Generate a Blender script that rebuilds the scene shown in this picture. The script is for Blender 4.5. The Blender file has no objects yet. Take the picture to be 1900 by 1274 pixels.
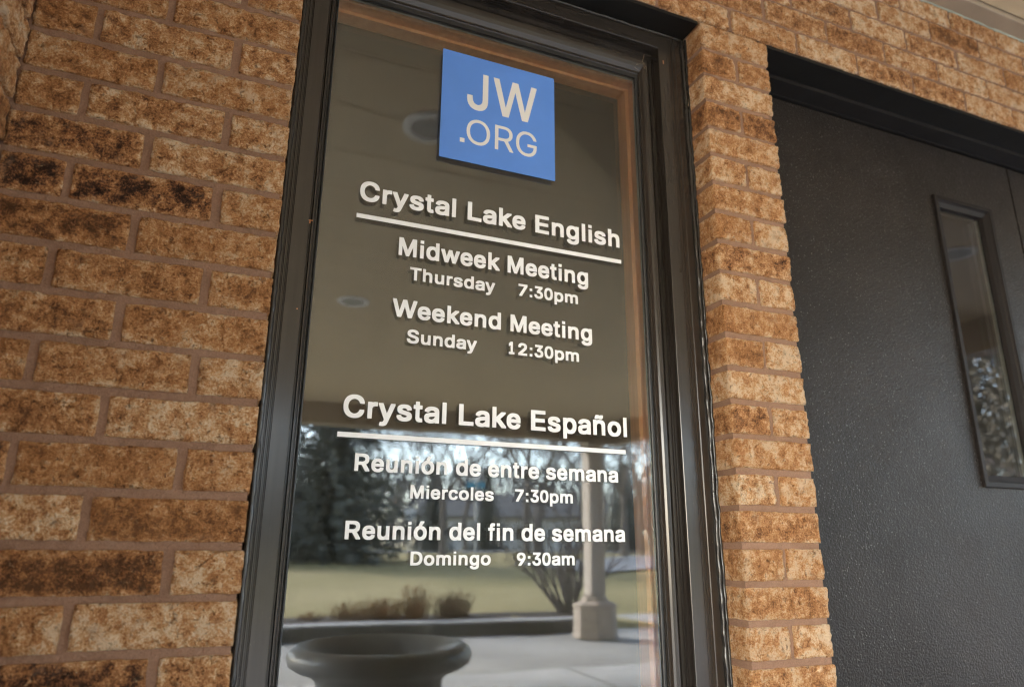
import bpy, bmesh, math, random
from mathutils import Vector, Matrix, noise

# ---------------------------------------------------------------- camera, world, sun, exposure
SC = bpy.context.scene
COL = SC.collection
cam_data = bpy.data.cameras.new("camera")
cam_data.sensor_width = 36.0
cam_data.lens = 24.62
cam_data.clip_start = 0.02
cam_data.clip_end = 2000
cam_data.dof.use_dof = True
cam_data.dof.focus_distance = 1.27
cam_data.dof.aperture_fstop = 2.8
cam = bpy.data.objects.new("camera", cam_data)
COL.objects.link(cam)
SC.camera = cam
_yaw, _pitch, _roll = 0.3908, 0.2805, 0.0066
_f = Vector((math.sin(_yaw) * math.cos(_pitch), math.cos(_yaw) * math.cos(_pitch), math.sin(_pitch)))
_r = Vector((math.cos(_yaw), -math.sin(_yaw), 0))
_u = _r.cross(_f)
_r2 = _r * math.cos(_roll) + _u * math.sin(_roll)
_u2 = -_r * math.sin(_roll) + _u * math.cos(_roll)
_m = Matrix((_r2, _u2, -_f)).transposed().to_4x4()
_m.translation = Vector((-0.0687, -1.0893, 0.0212))
cam.matrix_world = _m

SUN_EL, SUN_AZ = math.radians(31), math.radians(222)      # azimuth clockwise from +Y
world = bpy.data.worlds.new("World")
SC.world = world
world.use_nodes = True
wn = world.node_tree.nodes
wl = world.node_tree.links
wn.clear()
sky = wn.new("ShaderNodeTexSky")
sky.sky_type = 'NISHITA'
sky.sun_disc = False
sky.sun_elevation = SUN_EL
sky.sun_rotation = SUN_AZ
sky.dust_density = 1.0
sky.air_density = 1.0
sky.ozone_density = 1.5
bg = wn.new("ShaderNodeBackground")
bg.inputs['Strength'].default_value = 0.15
wo = wn.new("ShaderNodeOutputWorld")
hs = wn.new("ShaderNodeHueSaturation")      # a thin overcast veil greys the blue
hs.inputs['Saturation'].default_value = 0.75
wl.new(sky.outputs[0], hs.inputs['Color'])
wl.new(hs.outputs[0], bg.inputs[0])
wl.new(bg.outputs[0], wo.inputs[0])
sun_d = bpy.data.lights.new("sun", 'SUN')
sun_d.energy = 1.5
sun_d.angle = math.radians(10)
sun_d.color = (1.0, 0.985, 0.97)
sun = bpy.data.objects.new("sun", sun_d)
COL.objects.link(sun)
_sv = Vector((math.sin(SUN_AZ) * math.cos(SUN_EL), math.cos(SUN_AZ) * math.cos(SUN_EL), math.sin(SUN_EL)))
sun.rotation_euler = _sv.to_track_quat('Z', 'Y').to_euler()
sun.location = (3, -12, 9)
SC.view_settings.view_transform = 'Standard'
SC.view_settings.look = 'None'
SC.view_settings.gamma = 1.0
SC.view_settings.use_curve_mapping = False
SC.view_settings.exposure = 3.72
SC.render.engine = 'CYCLES'
SC.cycles.max_bounces = 10
SC.cycles.diffuse_bounces = 5
SC.cycles.transparent_max_bounces = 24
SC.cycles.use_denoising = True
SC.cycles.pixel_filter_type = 'BLACKMAN_HARRIS'
SC.cycles.filter_width = 1.2
SC.cycles.sample_clamp_indirect = 6.0

GZ = -1.03          # paving level; z = 0 is about the photographer's eye level
random.seed(7)

# ---------------------------------------------------------------- materials
def new_mat(name):
    m = bpy.data.materials.new(name)
    m.use_nodes = True
    nt = m.node_tree
    nt.nodes.clear()
    out = nt.nodes.new("ShaderNodeOutputMaterial")
    b = nt.nodes.new("ShaderNodeBsdfPrincipled")
    nt.links.new(b.outputs[0], out.inputs[0])
    return m, nt, b, out

def N(nt, kind, **kw):
    n = nt.nodes.new(kind)
    for k, v in kw.items():
        setattr(n, k, v)
    return n

def noise_tex(nt, vec, scale, detail=4.0, rough=0.55, dist=0.0):
    n = N(nt, "ShaderNodeTexNoise")
    n.inputs['Scale'].default_value = scale
    n.inputs['Detail'].default_value = detail
    n.inputs['Roughness'].default_value = rough
    n.inputs['Distortion'].default_value = dist
    if vec is not None:
        nt.links.new(vec, n.inputs['Vector'])
    return n.outputs['Fac']

def ramp(nt, fac, stops, interp='LINEAR'):
    r = N(nt, "ShaderNodeValToRGB")
    r.color_ramp.interpolation = interp
    e = r.color_ramp.elements
    while len(e) < len(stops):
        e.new(0.5)
    for i, (p, c) in enumerate(stops):
        e[i].position = p
        e[i].color = (c[0], c[1], c[2], 1)
    nt.links.new(fac, r.inputs[0])
    return r.outputs[0]

def math_node(nt, op, a, b=None, clamp=False):
    n = N(nt, "ShaderNodeMath", operation=op)
    n.use_clamp = clamp
    for i, v in enumerate((a, b)):
        if v is None:
            continue
        if isinstance(v, (int, float)):
            n.inputs[i].default_value = v
        else:
            nt.links.new(v, n.inputs[i])
    return n.outputs[0]

def mixc(nt, fac, a, b, blend='MIX'):
    n = N(nt, "ShaderNodeMix", data_type='RGBA', blend_type=blend)
    for s, v in ((n.inputs[0], fac), (n.inputs[6], a), (n.inputs[7], b)):
        if isinstance(v, (int, float)):
            s.default_value = v
        elif isinstance(v, tuple):
            s.default_value = (v[0], v[1], v[2], 1)
        else:
            nt.links.new(v, s)
    return n.outputs[2]

def bump(nt, height, strength, distance, normal=None):
    b = N(nt, "ShaderNodeBump")
    b.inputs['Strength'].default_value = strength
    b.inputs['Distance'].default_value = distance
    nt.links.new(height, b.inputs['Height'])
    if normal is not None:
        nt.links.new(normal, b.inputs['Normal'])
    return b.outputs[0]

def simple_mat(name, col, rough=0.6, spec=0.5, var=0.25, scale=12.0, bump_s=0.15, bump_d=0.002, bscale=90.0, metallic=0.0, streak=None):
    m, nt, b, out = new_mat(name)
    tc = N(nt, "ShaderNodeTexCoord").outputs['Object']
    n1 = noise_tex(nt, tc, scale, 6)
    lo = tuple(c * (1 - var) for c in col)
    hi = tuple(min(1, c * (1 + var)) for c in col)
    c = ramp(nt, n1, [(0.3, lo), (0.7, hi)])
    if streak:
        mp = N(nt, "ShaderNodeMapping")
        mp.inputs['Scale'].default_value = streak
        nt.links.new(tc, mp.inputs[0])
        s = noise_tex(nt, mp.outputs[0], 6, 4)
        c = mixc(nt, math_node(nt, 'MULTIPLY', s, 0.5), c, tuple(min(1, x * 1.7) for x in col))
    nt.links.new(c, b.inputs['Base Color'])
    b.inputs['Roughness'].default_value = rough
    b.inputs['Specular IOR Level'].default_value = spec
    b.inputs['Metallic'].default_value = metallic
    if bump_s:
        n2 = noise_tex(nt, tc, bscale, 4)
        nt.links.new(bump(nt, n2, bump_s, bump_d), b.inputs['Normal'])
    return m

def brick_mat():
    m, nt, b, out = new_mat("fired_brick")
    tc = N(nt, "ShaderNodeTexCoord").outputs['Object']
    oi = N(nt, "ShaderNodeObjectInfo")
    off = N(nt, "ShaderNodeVectorMath", operation='SCALE')
    nt.links.new(oi.outputs['Color'], off.inputs[0])
    off.inputs['Scale'].default_value = 0.0
    comb = N(nt, "ShaderNodeCombineXYZ")
    r9 = math_node(nt, 'MULTIPLY', oi.outputs['Random'], 57.0)
    nt.links.new(r9, comb.inputs[0]); nt.links.new(r9, comb.inputs[2])
    add = N(nt, "ShaderNodeVectorMath", operation='ADD')
    nt.links.new(tc, add.inputs[0]); nt.links.new(comb.outputs[0], add.inputs[1])
    v = add.outputs[0]
    sep = N(nt, "ShaderNodeSeparateColor")
    nt.links.new(oi.outputs['Color'], sep.inputs[0])
    dark, warm = sep.outputs[0], sep.outputs[1]
    big = noise_tex(nt, v, 17, 5, 0.62, 0.3)
    mid = noise_tex(nt, v, 50, 6, 0.74, 0.25)
    fin = noise_tex(nt, v, 300, 3, 0.85)
    s = math_node(nt, 'MULTIPLY', math_node(nt, 'SUBTRACT', big, 0.5), 1.35)
    s = math_node(nt, 'ADD', s, math_node(nt, 'MULTIPLY', math_node(nt, 'SUBTRACT', mid, 0.5), 2.3))
    s = math_node(nt, 'ADD', s, math_node(nt, 'MULTIPLY', math_node(nt, 'SUBTRACT', fin, 0.5), 1.7))
    s = math_node(nt, 'ADD', s, 0.82)
    ed = N(nt, "ShaderNodeAttribute"); ed.attribute_name = "edge"
    # dark flashed bricks keep paler, worn edges
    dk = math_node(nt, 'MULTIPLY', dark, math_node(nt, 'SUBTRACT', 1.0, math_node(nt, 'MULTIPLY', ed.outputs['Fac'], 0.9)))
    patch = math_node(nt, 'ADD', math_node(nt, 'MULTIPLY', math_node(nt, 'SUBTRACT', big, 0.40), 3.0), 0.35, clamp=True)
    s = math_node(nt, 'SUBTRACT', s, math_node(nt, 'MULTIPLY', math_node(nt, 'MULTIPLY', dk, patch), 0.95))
    s = math_node(nt, 'ADD', s, 0.0, clamp=True)
    c = ramp(nt, s, [(0.0, (0.030, 0.014, 0.009)), (0.17, (0.10, 0.040, 0.018)), (0.36, (0.30, 0.130, 0.052)),
                     (0.58, (0.53, 0.245, 0.096)), (0.8, (0.70, 0.415, 0.205)), (1.0, (0.84, 0.64, 0.43))])
    grey = noise_tex(nt, v, 34, 3, 0.6)
    gf = ramp(nt, grey, [(0.60, (0, 0, 0)), (0.74, (0.4, 0.4, 0.4))])
    c = mixc(nt, gf, c, (0.30, 0.205, 0.145))
    c = mixc(nt, math_node(nt, 'MULTIPLY', warm, 0.35), c, (0.44, 0.19, 0.06))
    rn = N(nt, "ShaderNodeTexNoise", noise_type='RIDGED_MULTIFRACTAL')
    rn.inputs['Scale'].default_value = 48
    rn.inputs['Detail'].default_value = 4
    rn.inputs['Distortion'].default_value = 0.2
    nt.links.new(v, rn.inputs['Vector'])
    ridge = rn.outputs['Fac']
    pit = ramp(nt, noise_tex(nt, v, 120, 3, 0.75, 0.5), [(0.30, (1, 1, 1)), (0.42, (0, 0, 0))])
    c = mixc(nt, math_node(nt, 'MULTIPLY', pit, 0.62), c, (0.085, 0.040, 0.022))  # relief shade inside the pits is put into the base colour
    chip = ramp(nt, noise_tex(nt, v, 85, 4, 0.75, 0.8), [(0.63, (0, 0, 0)), (0.70, (1, 1, 1))])
    c = mixc(nt, math_node(nt, 'MULTIPLY', chip, 0.55), c, (0.84, 0.58, 0.33))
    specks = noise_tex(nt, v, 520, 2, 0.8)
    sf = ramp(nt, specks, [(0.28, (1, 1, 1)), (0.36, (0, 0, 0))])
    c = mixc(nt, math_node(nt, 'MULTIPLY', sf, 0.55), c, (0.05, 0.028, 0.018))
    nt.links.new(c, b.inputs['Base Color'])
    b.inputs['Roughness'].default_value = 0.88
    b.inputs['Specular IOR Level'].default_value = 0.25
    h = math_node(nt, 'ADD', math_node(nt, 'MULTIPLY', fin, 0.35), math_node(nt, 'ADD', mid, math_node(nt, 'MULTIPLY', ridge, 0.25)))
    h = math_node(nt, 'SUBTRACT', h, math_node(nt, 'MULTIPLY', pit, 0.35))
    n1 = bump(nt, h, 1.0, 0.013)
    crease = noise_tex(nt, v, 150, 3, 0.6, 0.2)
    nt.links.new(bump(nt, crease, 0.5, 0.0015, n1), b.inputs['Normal'])
    return m

def mortar_mat():
    m, nt, b, out = new_mat("mortar_joint")
    tc = N(nt, "ShaderNodeTexCoord").outputs['Object']
    n1 = noise_tex(nt, tc, 14, 5)
    n2 = noise_tex(nt, tc, 420, 3, 0.7)
    c = ramp(nt, n1, [(0.3, (0.235, 0.132, 0.084)), (0.7, (0.32, 0.188, 0.125))])
    c = mixc(nt, 0.35, c, ramp(nt, n2, [(0.3, (0.13, 0.070, 0.046)), (0.7, (0.40, 0.25, 0.17))]))
    nt.links.new(c, b.inputs['Base Color'])
    b.inputs['Roughness'].default_value = 0.95
    b.inputs['Specular IOR Level'].default_value = 0.15
    h = math_node(nt, 'ADD', math_node(nt, 'MULTIPLY', n2, 0.5), noise_tex(nt, tc, 60, 3))
    nt.links.new(bump(nt, h, 0.9, 0.004), b.inputs['Normal'])
    return m

def frame_mat(name, col, rough, vertical=True, spec=0.6):
    m, nt, b, out = new_mat(name)
    tc = N(nt, "ShaderNodeTexCoord").outputs['Object']
    mp = N(nt, "ShaderNodeMapping")
    mp.inputs['Scale'].default_value = (160, 160, 5) if vertical else (5, 160, 160)
    nt.links.new(tc, mp.inputs[0])
    st = noise_tex(nt, mp.outputs[0], 1.0, 3, 0.6)
    bl = noise_tex(nt, tc, 9, 5, 0.65)
    c = ramp(nt, math_node(nt, 'ADD', math_node(nt, 'MULTIPLY', st, 0.5), math_node(nt, 'MULTIPLY', bl, 0.5)),
             [(0.35, tuple(x * 0.85 for x in col)), (0.65, tuple(x * 1.15 for x in col))])
    sc = noise_tex(nt, tc, 260, 2, 0.9)
    sf = ramp(nt, sc, [(0.735, (0, 0, 0)), (0.76, (1, 1, 1))])
    c = mixc(nt, math_node(nt, 'MULTIPLY', sf, 0.6), c, (0.16, 0.13, 0.10))
    nt.links.new(c, b.inputs['Base Color'])
    rr = ramp(nt, bl, [(0.3, (rough * 0.9,) * 3), (0.7, (min(1, rough * 1.15),) * 3)])
    nt.links.new(rr, b.inputs['Roughness'])
    b.inputs['Specular IOR Level'].default_value = spec
    nt.links.new(bump(nt, st, 0.12, 0.0006), b.inputs['Normal'])
    return m

def door_mat():
    m, nt, b, out = new_mat("painted_steel_door")
    tc = N(nt, "ShaderNodeTexCoord").outputs['Object']
    peel = noise_tex(nt, tc, 250, 1, 0.5)
    peel2 = noise_tex(nt, tc, 340, 2, 0.5)
    bl = noise_tex(nt, tc, 3.2, 4, 0.6)
    c = ramp(nt, bl, [(0.3, (0.015, 0.012, 0.010)), (0.7, (0.026, 0.021, 0.018))])
    sp = ramp(nt, noise_tex(nt, tc, 240, 1, 0.5), [(0.69, (0, 0, 0)), (0.73, (1, 1, 1))])
    c = mixc(nt, math_node(nt, 'MULTIPLY', sp, 0.6), c, (0.26, 0.25, 0.24))  # glints of the pebbled paint, coloured in as pale specks
    nt.links.new(c, b.inputs['Base Color'])
    sm = noise_tex(nt, tc, 7.5, 6, 0.7)
    nt.links.new(ramp(nt, sm, [(0.3, (0.30, 0.30, 0.30)), (0.5, (0.36, 0.36, 0.36)), (0.7, (0.48, 0.48, 0.48))]), b.inputs['Roughness'])
    mp = N(nt, "ShaderNodeMapping")
    mp.inputs['Rotation'].default_value = (0, 0.5, 0)
    mp.inputs['Scale'].default_value = (60, 1, 3.0)
    nt.links.new(tc, mp.inputs[0])
    scr = ramp(nt, noise_tex(nt, mp.outputs[0], 3.0, 1, 0.5), [(0.765, (0, 0, 0)), (0.78, (0.22, 0.22, 0.22))])
    c = mixc(nt, scr, c, (0.13, 0.12, 0.11))
    nt.links.new(c, b.inputs['Base Color'])
    b.inputs['Specular IOR Level'].default_value = 0.20
    h = math_node(nt, 'ADD', peel, math_node(nt, 'MULTIPLY', peel2, 0.35))
    nt.links.new(bump(nt, h, 1.0, 0.0017), b.inputs['Normal'])
    return m

def glass_mat(name, k, base, wav):
    """One pane of coated insulating glass: part mirror, part clear."""
    m = bpy.data.materials.new(name)
    m.use_nodes = True
    nt = m.node_tree
    nt.nodes.clear()
    out = nt.nodes.new("ShaderNodeOutputMaterial")
    tc = N(nt, "ShaderNodeTexCoord").outputs['Object']
    tr = N(nt, "ShaderNodeBsdfTransparent")
    tr.inputs[0].default_value = (0.93, 0.95, 0.92, 1)
    gl = N(nt, "ShaderNodeBsdfGlossy")
    gl.inputs['Roughness'].default_value = 0.0
    gl.inputs['Color'].default_value = (0.97, 0.97, 1.0, 1)
    w = noise_tex(nt, tc, 5.0, 1, 0.4)
    nrm = bump(nt, w, 1.0, wav)
    nt.links.new(nrm, gl.inputs['Normal'])
    fr = N(nt, "ShaderNodeFresnel")
    fr.inputs['IOR'].default_value = 1.5
    fac = math_node(nt, 'ADD', math_node(nt, 'MULTIPLY', fr.outputs[0], k), base, clamp=True)
    mx = N(nt, "ShaderNodeMixShader")
    nt.links.new(fac, mx.inputs[0])
    nt.links.new(tr.outputs[0], mx.inputs[1])
    nt.links.new(gl.outputs[0], mx.inputs[2])
    # a thin film of dust
    df = N(nt, "ShaderNodeBsdfDiffuse")
    df.inputs[0].default_value = (0.5, 0.47, 0.42, 1)
    mx2 = N(nt, "ShaderNodeMixShader")
    dust = ramp(nt, noise_tex(nt, tc, 7, 6, 0.7), [(0.3, (0.002,) * 3), (0.75, (0.012,) * 3)])
    spk = ramp(nt, noise_tex(nt, tc, 240, 2, 0.9), [(0.77, (0, 0, 0)), (0.79, (0.4, 0.4, 0.4))])
    nt.links.new(math_node(nt, 'ADD', dust, spk), mx2.inputs[0])
    nt.links.new(mx.outputs[0], mx2.inputs[1])
    nt.links.new(df.outputs[0], mx2.inputs[2])
    nt.links.new(mx2.outputs[0], out.inputs[0])
    return m

def clear_mat():
    m = bpy.data.materials.new("pane_back_face")
    m.use_nodes = True
    nt = m.node_tree
    nt.nodes.clear()
    out = nt.nodes.new("ShaderNodeOutputMaterial")
    tr = N(nt, "ShaderNodeBsdfTransparent")
    nt.links.new(tr.outputs[0], out.inputs[0])
    return m

def wood_mat():
    m, nt, b, out = new_mat("varnished_oak_jamb")
    tc = N(nt, "ShaderNodeTexCoord").outputs['Object']
    mp = N(nt, "ShaderNodeMapping")
    mp.inputs['Scale'].default_value = (30, 30, 2.0)
    nt.links.new(tc, mp.inputs[0])
    g = noise_tex(nt, mp.outputs[0], 2.0, 5, 0.6, 0.4)
    c = ramp(nt, g, [(0.3, (0.70, 0.30, 0.13)), (0.7, (0.86, 0.42, 0.20))])
    nt.links.new(c, b.inputs['Base Color'])
    b.inputs['Roughness'].default_value = 0.4
    return m

M = {}
M['brick'] = brick_mat()
M['mortar'] = mortar_mat()
M['frame'] = frame_mat("dark_bronze_frame", (0.027, 0.022, 0.018), 0.21)
M['frame_h'] = frame_mat("dark_bronze_head", (0.027, 0.022, 0.018), 0.21, False)
M['gasket'] = simple_mat("black_rubber_gasket", (0.02, 0.02, 0.02), 0.35, 0.5, bump_s=0.3)
M['caulk'] = simple_mat("black_sealant", (0.022, 0.020, 0.018), 0.22, 0.6, bump_s=0.3, bump_d=0.002, bscale=120)
M['door'] = door_mat()
M['lite'] = frame_mat("door_lite_frame", (0.014, 0.011, 0.010), 0.55, spec=0.22)
M['dframe'] = simple_mat("black_door_frame", (0.014, 0.012, 0.011), 0.5, 0.3, bscale=300)
M['lintel'] = simple_mat("black_steel_lintel", (0.010, 0.009, 0.008), 0.55, 0.25, bscale=60)
M['white_vinyl'] = simple_mat("white_vinyl", (0.88, 0.88, 0.87), 0.45, 0.4, var=0.03, bump_s=0)
M['sign_white'] = simple_mat("sign_white_print", (0.72, 0.70, 0.66), 0.35, 0.4, var=0.02, bump_s=0)
M['sign_blue'] = simple_mat("sign_blue_print", (0.10, 0.25, 0.68), 0.3, 0.45, var=0.04, bump_s=0)
M['pane_a'] = glass_mat("outer_pane", 1.3, 0.01, 0.00015)
M['pane_b'] = glass_mat("inner_pane", 2.6, 0.02, 0.0003)
M['clear'] = clear_mat()
M['wood'] = wood_mat()
M['backing'] = simple_mat("dark_olive_board", (0.030, 0.026, 0.018), 0.8, 0.2, var=0.15, bump_s=0)
M['spacer'] = simple_mat("aluminium_spacer", (0.35, 0.34, 0.30), 0.4, 0.5, metallic=0.6)
M['soffit'] = simple_mat("beige_soffit_paint", (0.50, 0.395, 0.255), 0.6, 0.3, var=0.06, scale=4, bscale=60)
M['frieze'] = simple_mat("tan_frieze_paint", (0.31, 0.245, 0.175), 0.6, 0.3, var=0.08, scale=8, bscale=90)
M['sealant_grey'] = simple_mat("grey_green_sealant", (0.30, 0.31, 0.25), 0.6, 0.3, bump_s=0.5)
M['beam'] = simple_mat("tan_beam_paint", (0.30, 0.235, 0.17), 0.6, 0.3, var=0.08)
M['trim_white'] = simple_mat("white_light_trim", (0.62, 0.61, 0.57), 0.35, 0.5, var=0.03, bump_s=0)
M['lamp_dark'] = simple_mat("dark_lamp_recess", (0.27, 0.25, 0.22), 0.5, 0.4, bump_s=0)
M['column'] = simple_mat("tan_column_paint", (0.36, 0.31, 0.26), 0.6, 0.3, var=0.06)
M['stone'] = simple_mat("cast_stone_base", (0.34, 0.28, 0.225), 0.8, 0.3, var=0.2, scale=9, bump_s=0.4, bscale=40)
M['concrete'] = simple_mat("grey_concrete", (0.44, 0.43, 0.415), 0.85, 0.3, var=0.16, scale=1.6, bump_s=0.4, bscale=70)
M['concrete_dk'] = simple_mat("darker_drive_concrete", (0.31, 0.295, 0.27), 0.85, 0.3, var=0.2, scale=1.1, bump_s=0.4, bscale=70)
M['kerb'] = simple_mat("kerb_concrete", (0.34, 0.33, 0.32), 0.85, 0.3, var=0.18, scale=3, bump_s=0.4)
M['kerb_face'] = simple_mat("shaded_kerb_and_joints", (0.085, 0.075, 0.066), 0.9, 0.2, var=0.3, scale=4, bump_s=0.4)  # kerb face's shade put into a darker concrete; also colours the joints
M['mulch'] = simple_mat("dark_mulch", (0.06, 0.048, 0.038), 0.95, 0.2, var=0.5, scale=30, bump_s=0.8, bump_d=0.02, bscale=60)
M['asphalt'] = simple_mat("pale_asphalt", (0.24, 0.24, 0.245), 0.85, 0.3, var=0.12, scale=2)
M['planter'] = simple_mat("charcoal_planter", (0.27, 0.268, 0.262), 0.33, 0.5, var=0.2, scale=7, bscale=60)
M['soil'] = simple_mat("grey_potting_soil", (0.30, 0.28, 0.26), 0.95, 0.2, var=0.4, scale=22, bump_s=0.8, bump_d=0.01)
M['bark'] = simple_mat("grey_bark", (0.14, 0.122, 0.108), 0.9, 0.2, var=0.3, bump_s=0.3)
M['needle'] = simple_mat("spruce_needles", (0.085, 0.092, 0.080), 0.7, 0.3, var=0.5, scale=2, bump_s=0)
M['dry'] = simple_mat("dry_russet_stems", (0.22, 0.12, 0.055), 0.8, 0.2, var=0.35, scale=6, bump_s=0)
M['siding'] = simple_mat("pale_house_siding", (0.50, 0.49, 0.47), 0.7, 0.3, var=0.05)
M['roof'] = simple_mat("grey_roof_shingle", (0.12, 0.115, 0.11), 0.8, 0.2, var=0.2, scale=3)
M['dark_glass'] = simple_mat("dark_house_glass", (0.03, 0.035, 0.045), 0.1, 0.6, bump_s=0)
M['olive'] = simple_mat("olive_brown_leaves", (0.13, 0.11, 0.075), 0.7, 0.3, var=0.55, scale=1.6, bump_s=0)
M['far'] = simple_mat("distant_grey_twigs", (0.17, 0.16, 0.155), 0.9, 0.2, var=0.4, scale=0.2, bump_s=0)
M['teal'] = simple_mat("blue_street_plate", (0.05, 0.24, 0.36), 0.4, 0.5, var=0.05, bump_s=0)
M['galv'] = simple_mat("galvanised_steel", (0.42, 0.42, 0.41), 0.45, 0.5, var=0.1)

def lawn_mat():
    m, nt, b, out = new_mat("winter_lawn")
    tc = N(nt, "ShaderNodeTexCoord").outputs['Object']
    n1 = noise_tex(nt, tc, 0.35, 6, 0.6)
    n2 = noise_tex(nt, tc, 9, 4, 0.7)
    c = ramp(nt, n1, [(0.35, (0.215, 0.180, 0.078)), (0.65, (0.330, 0.262, 0.135))])
    c = mixc(nt, 0.35, c, ramp(nt, n2, [(0.3, (0.12, 0.12, 0.045)), (0.7, (0.40, 0.33, 0.19))]))
    nt.links.new(c, b.inputs['Base Color'])
    b.inputs['Roughness'].default_value = 0.95
    b.inputs['Specular IOR Level'].default_value = 0.1
    nt.links.new(bump(nt, n2, 0.6, 0.03), b.inputs['Normal'])
    return m
M['lawn'] = lawn_mat()

# ---------------------------------------------------------------- helpers
def link_mesh(name, me, parent=None, loc=None, mat=None, smooth=False):
    o = bpy.data.objects.new(name, me)
    COL.objects.link(o)
    if mat is not None:
        me.materials.append(mat)
    if parent is not None:
        o.parent = parent
    if loc is not None:
        o.location = loc
    if smooth:
        me.polygons.foreach_set('use_smooth', [True] * len(me.polygons))
    return o

def from_bm(name, bm, mat, parent=None, loc=None, smooth=False):
    me = bpy.data.meshes.new(name)
    bm.normal_update()
    bm.to_mesh(me)
    bm.free()
    return link_mesh(name, me, parent, loc, mat, smooth)

def thing(name, label, cat, loc=(0, 0, 0), group=None):
    o = bpy.data.objects.new(name, None)
    o.empty_display_size = 0.1
    COL.objects.link(o)
    o.location = loc
    tag(o, label, cat, group)
    return o

def tag(o, label, cat, group=None):
    o['label'] = label
    o['category'] = cat
    if group:
        o['group'] = group

def add_box(bm, x0, x1, y0, y1, z0, z1, mi=0):
    vs = [bm.verts.new((x, y, z)) for x in (x0, x1) for y in (y0, y1) for z in (z0, z1)]
    for f in ((0, 1, 3, 2), (4, 6, 7, 5), (0, 4, 5, 1), (2, 3, 7, 6), (0, 2, 6, 4), (1, 5, 7, 3)):
        fc = bm.faces.new([vs[i] for i in f])
        fc.material_index = mi
    return vs

def box(name, x0, x1, y0, y1, z0, z1, mat, parent=None, bevel=0.0):
    """Box in world coordinates, its origin at its own centre."""
    c = Vector(((x0 + x1) / 2, (y0 + y1) / 2, (z0 + z1) / 2))
    hx, hy, hz = (x1 - x0) / 2, (y1 - y0) / 2, (z1 - z0) / 2
    bm = bmesh.new()
    add_box(bm, -hx, hx, -hy, hy, -hz, hz)
    if bevel:
        bmesh.ops.bevel(bm, geom=bm.edges[:], offset=bevel, segments=2, affect='EDGES', profile=0.5)
    p = Vector((0, 0, 0)) if parent is None else parent.location
    return from_bm(name, bm, mat, parent, c - p)

def add_tube(bm, pts, radii, sides=6):
    rings = []
    n = len(pts)
    prev = None
    for i, p in enumerate(pts):
        d = (pts[min(i + 1, n - 1)] - pts[max(i - 1, 0)])
        if d.length < 1e-9:
            d = Vector((0, 0, 1))
        d.normalize()
        a = d.orthogonal().normalized() if prev is None else (prev - d * prev.dot(d)).normalized()
        prev = a
        b = d.cross(a)
        rings.append([bm.verts.new(p + (a * math.cos(2 * math.pi * k / sides) + b * math.sin(2 * math.pi * k / sides)) * radii[i]) for k in range(sides)])
    for i in range(n - 1):
        for k in range(sides):
            bm.faces.new((rings[i][k], rings[i][(k + 1) % sides], rings[i + 1][(k + 1) % sides], rings[i + 1][k]))
    bm.faces.new(rings[0][::-1])
    bm.faces.new(rings[-1])

def add_lathe(bm, prof, seg=48):
    rings = [[bm.verts.new((r * math.cos(2 * math.pi * k / seg), r * math.sin(2 * math.pi * k / seg), z)) for k in range(seg)] for r, z in prof]
    for a, b in zip(rings, rings[1:]):
        for k in range(seg):
            bm.faces.new((a[k], a[(k + 1) % seg], b[(k + 1) % seg], b[k]))
    return rings

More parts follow.
